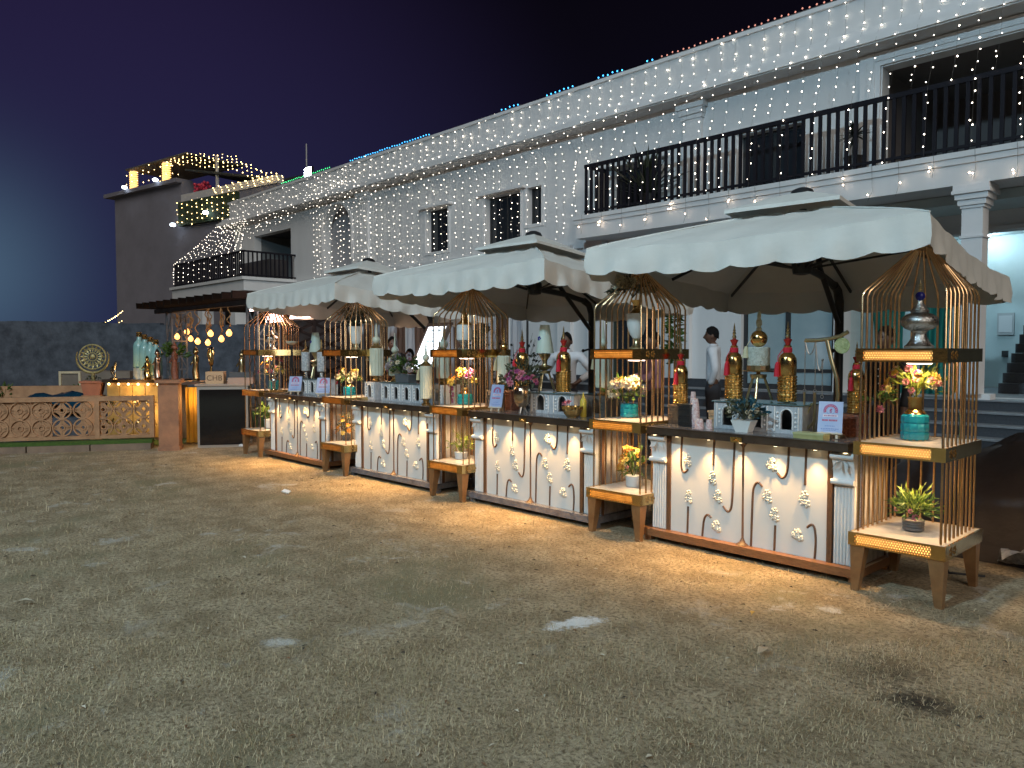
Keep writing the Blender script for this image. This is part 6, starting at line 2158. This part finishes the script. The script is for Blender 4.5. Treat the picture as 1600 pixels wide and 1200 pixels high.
person('man in a pink shirt standing behind the second cage stand', -6.55, 9.0, 0, radians(-40), shirt_p, 'reach', 1.86)
person('man in dark clothes standing behind the nearest cage stand', -3.37, 9.0, 0, radians(-25), cloth_d, 'plain', 1.86)
person('man in dark clothes half hidden behind the cream ribbed jars', -11.75, 8.1, 0, radians(70), cloth_d, 'reach', 1.84)
person('man in a brown shirt bending behind the flower trough', -10.9, 7.9, 0, radians(30), M('brown_shirt', (.10, .045, .03), .85), 'reach', 1.62)

# ================================================================== plants by the hall
def fan_plant(x, y, z, label, n, L, w, droop, m, pot=True, ztop=0):
    o = thing('fan_plant', label, 'plant', (x, y, z))
    if pot:
        q = MB(); q.lathe([(.12, 0), (.16, .28), (.14, .28)], 16); q.build('pot', M('pot_dark%d' % int(-x * 100), (.06, .055, .055), .6), o)
    b = MB()
    if ztop:
        b.tube([(0, 0, .25), (0, 0, ztop)], .03, 6)
    for k in range(n):
        a = random.uniform(0, 2 * pi)
        e = random.uniform(.25, 1.45) if not ztop else random.uniform(-.3, 1.3)
        l = L * random.uniform(.7, 1.1)
        base = Vector((0, 0, ztop or .26))
        d = Vector((cos(a) * cos(e), sin(a) * cos(e), sin(e)))
        sd = Vector((-sin(a), cos(a), 0)) * w
        pts = [base + d * l * f + Vector((0, 0, -droop * l * f * f)) for f in (0, .35, .7, 1)]
        vs = []
        for p_, ww in zip(pts, (.5, 1, .8, .02)):
            vs += [p_ - sd * ww, p_ + sd * ww]
        b.add(vs, [(0, 1, 3, 2), (2, 3, 5, 4), (4, 5, 7, 6)])
    b.build('leaves', m, o)
    return o
fan_plant(-9.35, 12.55, 4.42, 'big spiky dark plant behind the left end of the balcony rail', 60, 1.05, .035, .12, M('spiky_leaf', (.03, .045, .025), .5, var=(.05, .06, .04), vs=10))
fan_plant(-5.28, 12.55, 4.42, 'small dark palm in a pot by the balcony opening', 46, .30, .022, .2, dark_leaf, True, .62)
o = thing('shrub', 'dark dried bush behind the gold bottle and white cone lamp', 'shrub', (-7.75, 7.4, 0))
q = MB(); q.lathe([(.16, 0), (.2, .35), (.18, .35)], 16); q.build('pot', blackm, o)
q = MB()
for k in range(40):
    a = random.uniform(0, 2 * pi); R = random.uniform(.1, .42); H = random.uniform(1.2, 1.85)
    q.tube([(0, 0, .3), (cos(a) * R * .4, sin(a) * R * .4, H * .7), (cos(a) * R, sin(a) * R, H)], [.010, .006, .002], 4, cap=False)
    for j in range(5):
        f = random.uniform(.55, 1)
        q.leaf((cos(a) * R * f, sin(a) * R * f, .3 + (H - .3) * f), (random.uniform(-1, 1), random.uniform(-1, 1), .4), .07, .04)
q.build('branches', dark_leaf, o)
def fiddle(x, y, label, h, m):
    o = thing('potted_tree', label, 'potted tree', (x, y, 0))
    q = MB(); q.lathe([(.15, 0), (.2, .4), (.18, .4)], 16); q.build('pot', M('tree_pot%d' % int(-x * 10), (.12, .12, .12), .6), o)
    q = MB(); q.tube([(0, 0, .35), (.03, .02, h * .5), (0, .0, h)], [.025, .018, .01], 6); q.build('trunk', wood_d, o)
    b = MB()
    for k in range(70):
        a = random.uniform(0, 2 * pi); z = h * random.uniform(.62, 1.08)
        b.leaf((0, 0, z), (cos(a), sin(a), random.uniform(-.1, .6)), random.uniform(.14, .26), .10)
    b.build('crown', m, o)
fiddle(-7.05, 10.2, 'slim leafy tree in a pot just right of the second cage', 2.25, green_leaf)
fiddle(-12.6, 9.6, 'slim leafy tree behind the flower trough, by the man in dark clothes', 2.15, dark_leaf)
fiddle(-9.9, 8.6, 'dark leafy tree behind the middle cage', 2.1, dark_leaf)

# dark curtains hung behind the farthest counter
t = thing('striped_backdrop', 'brown and grey striped curtains hung behind the farthest counter', 'curtains', (-17.0, 9.3, 0))
for k in range(12):
    x = k * .62
    drape(x, x + .30, .05, 2.35, .0, M('brown_stripe%d' % k, (.08, .04, .025), .7), 'brown_drape', t, 3, .03)
    drape(x + .30, x + .62, .05, 2.35, .03, M('grey_stripe%d' % k, (.32, .33, .36), .7), 'grey_drape', t, 3, .03)
MB().tube([(-.1, 0, 2.36), (7.6, 0, 2.36)], .02, 8).build('rod', blackm, t)
for x in (-.05, 7.55):
    MB().tube([(x, .02, 0), (x, .02, 2.36)], .02, 8).build('post', blackm, t)

# covered heap and polythene at the right edge
b = MB()
nx, ny = 36, 22
for i in range(nx):
    for j in range(ny):
        u, v = -1 + 2 * i / (nx - 1), -1 + 2 * j / (ny - 1)
        r = max(0, 1 - (abs(u) ** 2.6 + abs(v) ** 2.6))
        z = .92 * r ** .5 * (1 + .15 * sin(u * 5 + 1) + .12 * sin(v * 7 + u * 3)) + .035 * sin(u * 21 + v * 9) * r + .025 * sin(v * 27 - u * 11) * r
        b.v.append((u * 1.7, v * .8, z))
for i in range(nx - 1):
    for j in range(ny - 1):
        a = i * ny + j
        b.f.append((a, a + ny, a + ny + 1, a + 1)); b.mi.append(0)
o = tag(b.build('covered_heap', tarp, smooth=60), 'dark tarpaulin covered heap behind the nearest cage stand', 'heap'); o.location = (-1.15, 7.35, .004)
b = MB()
for i in range(16):
    for j in range(10):
        u, v = i / 15, j / 9
        b.v.append((u * .75, v * .35, .05 + .12 * random.random() * sin(pi * u) * sin(pi * v) + .07 * sin(u * 9 + v * 7)))
for i in range(15):
    for j in range(9):
        a = i * 10 + j
        b.f.append((a, a + 10, a + 11, a + 1)); b.mi.append(0)
o = tag(b.build('plastic_sheet', polythene), 'crumpled clear plastic sheet on the ground by the dark heap', 'plastic sheet'); o.location = (-1.55, 6.32, .045); o.rotation_euler.z = radians(20)
q = MB(); q.tube([(-1.85, 5.95, .31), (-1.86, 6.0, .12), (-1.80, 6.02, .012), (-1.6, 6.12, .008)], .008, 6)
tag(q.build('power_cable', blackm), 'black cable dropping from the nearest cage to the ground', 'cable')
o = tag(MB().obox((0, 0, 0), (.09, .055, .012), 0).build('paper_scrap', paper), 'small white paper scrap on the lawn in front of the far counters', 'litter'); o.location = (-7.93, 4.04, .03); o.rotation_euler = (.3, .2, .5)
def leaf_on_ground(x, y, L, m, label):
    b = MB(); b.leaf((0, 0, .018), (1, .2, .12), L, L * .45, up=(0, 0, 1)); b.tube([(-L * .2, 0, .016), (0, 0, .018)], .002, 4)
    o = tag(b.build('fallen_leaf', m), label, 'leaf'); o.location = (x, y, 0.012); o.rotation_euler.z = random.uniform(0, 6)
leaf_on_ground(-2.30, 4.15, .07, ochre_l, 'bright yellow fallen leaf on the lawn')
leaf_on_ground(-1.98, 3.75, .12, M('pale_leaf', (.40, .30, .20), .8), 'pale brown fallen leaf on the lawn')
leaf_on_ground(-5.6, 1.02, .10, M('pale_leaf2', (.45, .38, .28), .8), 'pale curled leaf on the left of the lawn')
b = MB(); b.tube([(-.04, 0, .015), (0, .006, .02), (.05, 0, .014)], .006, 5)
o = tag(b.build('twig', M('pale_twig', (.45, .38, .28), .8)), 'short pale twig on the near lawn', 'twig'); o.location = (-1.20, 2.75, .008)
# ================================================================== fairy light curtains
def strand(name, label, group, pts, step, bm, jit=.035, rad=.0118, wire=True, cat='string light', sub_from=None, step2=None):
    """one hanging string: wire plus its bulbs (bulbs a couple of pixels each, joined as one part)"""
    w = MB()
    b = MB()
    P = [Vector(p) for p in pts]
    if wire:
        w.tube(P, .0014, 3, cap=False)
    acc = random.uniform(0, step)
    for p, q in zip(P, P[1:]):
        L = (q - p).length
        if L < 1e-6:
            continue
        while acc < L:
            c = p.lerp(q, acc / L) + Vector((random.uniform(-jit, jit), random.uniform(-jit * .4, 0) - .006, random.uniform(-jit, jit)))
            b.octa(c, rad * random.uniform(.7, 1.15), random.choice((0, 0, 1, 1, 2)) if bm is bulb_m else 0)
            acc += step * random.uniform(.65, 1.35)
        acc -= L
    o = w.build(name, wire_m)
    tag(o, label, cat, group)
    if b.v:
        b.build('bulbs', [bm, bulb_dim, bulb_hot] if bm is bulb_m else bm, o, kind='stuff')
    return o
ORD = 'first second third fourth fifth sixth seventh eighth ninth tenth eleventh twelfth thirteenth fourteenth fifteenth sixteenth seventeenth eighteenth nineteenth twentieth'.split()
def nth(k):
    return ORD[k] if k < 20 else 'twenty-' + ORD[k - 20]
MARKS = ((-29.2, 'from the left end of the hall roof'), (-21.7, 'right of the arch top'), (-16.5, 'right of the small window'),
         (-13.95, 'right of the double window centre'), (-10.9, 'right of the balcony rail end'), (-6.92, 'right of the balcony door'), (-5.0, 'right of the big balcony opening edge'))
CNTR = {}
def place(x, kind):
    m = [t for v, t in MARKS if v <= x][-1]
    k = CNTR[kind, m] = CNTR.get((kind, m), -1) + 1
    return nth(k) + ' ' + kind + ' ' + m
G1, G2 = 'fairy light strings down the white facade', 'fairy light strings sloping to the balcony rail'
x = -29.0
k = 0
while x < .2:
    dx = random.uniform(-.05, .05)
    top = [(x, 12.60, 7.28), (x + dx * .3, 12.59, 6.72), (x + dx * .5, 12.47, 6.55), (x + dx * .6, 12.39, 6.40)]
    if x > -10.9:
        sag = random.uniform(.06, .12)
        pts = top + [(x + dx * .8, 12.36, 5.95 + sag * .3), (x + dx, 12.30, 5.70), (x + dx, 12.185, 5.455)]
        if k % 2 == 0 or x < -7.5:
            pts += [(x + dx * 1.3, 12.17, 4.9), (x + dx * 1.5, 12.13, 4.43)]
        strand('string_light', place(x, 'fairy light string'), G2, pts, .185, bulb_m)
    elif x > -23.2:
        zb_ = random.uniform(3.4, 4.2)
        if x > -12.6:
            zb_ = random.uniform(3.9, 4.5)
        strand('string_light', place(x, 'fairy light string'), G1, top + [(x + dx, 12.80, 6.0), (x + dx * 1.5, 12.83, zb_)], .18, bulb_m)
    else:
        f = (x + 29.0) / 5.8
        zb_ = 5.0 + .9 * f if x > -28 else 5.0
        pts = top + [(x + dx, 12.3, 6.1), (x + .1, 11.9, 5.2 + f * .7 + random.uniform(-.2, .2))]
        strand('string_light', place(x, 'fairy light string'), 'fairy light strings over the left bay', pts, .27, bulb_m, rad=.011)
    k += 1
    x += .285 if x > -10.9 else (.30 if x > -20 else .24)
# net from the cornice tip down to the bay rail
tip = Vector((-29.6, 12.4, 6.42))
for k in range(13):
    f = k / 12
    e = Vector((-30.55, 11.03, 4.9)).lerp(Vector((-24.6, 11.03, 4.9)), f)
    s_ = tip.lerp(Vector((-27.2, 12.38, 6.40)), f)
    strand('string_light', nth(k) + ' fairy light string from the left in the fan over the left bay', 'fairy light strings over the left bay',
           [s_, s_.lerp(e, .5) + Vector((0, 0, -.08)), e, e + Vector((.02, -.02, -.45)), e + Vector((.02, -.02, -.83))], .21 if k else .11, bulb_m)
# bulb clusters at the foot of the balcony strings, on the slab face
x = -10.7
k = 0
while x < .2:
    z = 4.15 + .12 * sin(k * 1.9) + random.uniform(-.06, .06)
    b = MB()
    w = MB()
    w.tube([(x, 12.13, 4.42), (x + .015, 12.125, z), (x + random.uniform(-.05, .05), 12.12, z - .14)], .0028, 3, cap=False)
    for j in range(random.choice((1, 2, 2, 3))):
        b.octa((x + random.uniform(-.05, .05), 12.105 + random.uniform(-.02, 0), z - .05 * j + random.uniform(-.05, .05)), .012)
    o = tag(w.build('string_light', wire_m), place(x, 'loose light end on the slab face'), 'string light', 'loose fairy light ends on the balcony slab')
    b.build('bulbs', bulb_slab, o, kind='stuff')
    x += random.uniform(.33, .62)
    k += 1
# LED rope along the roof edge, in colours
def rope(x0, x1, m, label, n=None):
    b = MB()
    c = MB()
    c.tube([(x0, 12.58, 7.282), (x1, 12.58, 7.282)], .008, 4)
    n = n or int((x1 - x0) / .12)
    for i in range(n):
        b.octa((x0 + (x1 - x0) * (i + .5) / n, 12.575, 7.30 + random.uniform(0, .03)), .02)
    o = tag(c.build('rope_light', wire_m), label, 'rope light', 'coloured rope lights along the roof edge')
    b.build('bulbs', m, o, kind='stuff')
rope(-24.8, -21.5, led_green, 'green rope light along the roof edge at its left end')
rope(-20.4, -16.4, led_blue, 'longest blue rope light along the roof edge, farthest left of the blue ones')
rope(-13.7, -13.0, led_blue, 'short blue rope light on the roof edge, first from the left of the bright ones')
rope(-12.2, -11.3, led_blue, 'blue rope light on the roof edge, in the middle of the bright ones')
rope(-10.7, -9.95, led_blue, 'blue rope light on the roof edge above the left end of the balcony')
rope(-9.45, -9.2, led_blue, 'shortest blue rope light on the roof edge')
rope(-9.1, -4.9, led_red, 'pinkish rope light along the roof edge above the balcony')

# tower roof light nets
def tnet(us, f, n, step, label, rad=.026):
    for k, u in enumerate(us):
        strand('string_light', nth(k) + ' ' + label, 'amber light strings on the tower roof', f(u), step, bulb_y, .05, rad, wire=False or True)
def nz(u, a):
    k = [(5.2, 11.1, 10.75), (7.4, 11.15, 10.55), (11.1, 10.5, 9.75), (12.9, 9.6, 9.1), (15.0, 9.1, 8.75)]
    for (u0, t0, b0), (u1, t1, b1) in zip(k, k[1:]):
        if u <= u1:
            f = (u - u0) / (u1 - u0)
            return (t0 + (t1 - t0) * f) * (1 - a) + (b0 + (b1 - b0) * f) * a
    return 9.0
tnet([5.4 + .36 * k for k in range(26)], lambda u: [tp(u, -.1, nz(u, 0)), tp(u + .2, -.2, nz(u + .2, .45) - .05), tp(u + .3, -.25, nz(u + .3, 1))], 20, .19, 'amber light string from the left along the tower roof edge')
tnet([6.5 + .42 * k for k in range(12)], lambda u: [tp(u, -.26, 8.85), tp(u + .05, -.27, 8.3), tp(u, -.26, 7.75 + .1 * sin(u * 3))], 12, .27, 'amber light string from the left on the green tower screen')
tnet([9.3 + .5 * k for k in range(9)], lambda u: [tp(u, -.12, 9.3), tp(u + .3, -.2, 9.1), tp(u + .5, -.28, 8.9)], 9, .16, 'amber light string from the left on the terrace wall')
tnet([1.0 + .55 * k for k in range(10)], lambda u: [tp(u, .2, 11.2), tp(u + .1, .1, 10.7), tp(u + .15, .1, 10.2)], 10, .38, 'amber light string from the left between the glowing tower columns')
strand('string_light', 'swag of amber lights left of the tower, above the dark wall', 'swags of amber lights by the tower', [(-33.0, 8.85, 2.55), (-32.75, 9.15, 2.68), (-32.45, 9.45, 2.9), (-32.25, 9.68, 3.14)], .085, bulb_y, .01, .022)
strand('string_light', 'lower sagging swag of amber lights left of the tower', 'swags of amber lights by the tower', [(-32.9, 9.0, 2.5), (-32.5, 9.4, 2.58), (-32.25, 9.7, 2.8)], .10, bulb_y, .01, .016)

# floodlight on the hall roof
o = thing('floodlight', 'bright white floodlight on the hall roof against the sky', 'floodlight', (-24.3, 13.35, 7.28))
MB().box(-.24, .24, -.02, .08, .26, .64).build('housing', blackm, o)
MB().box(-.22, .22, -.028, -.021, .28, .62).build('lens', M('flood_lens', (1, 1, 1), .4, emit=(.85, .93, 1.0), es=60, sample=False), o)
MB().tube([(0, .03, -.2), (0, .03, .30)], .02, 6).build('stand', blackm, o)
lamp(o, 'SPOT', (0, -.06, .42), 60, (.85, .93, 1), .1, 120, .5, (-.3, -1, -.15), 'flood_beam')
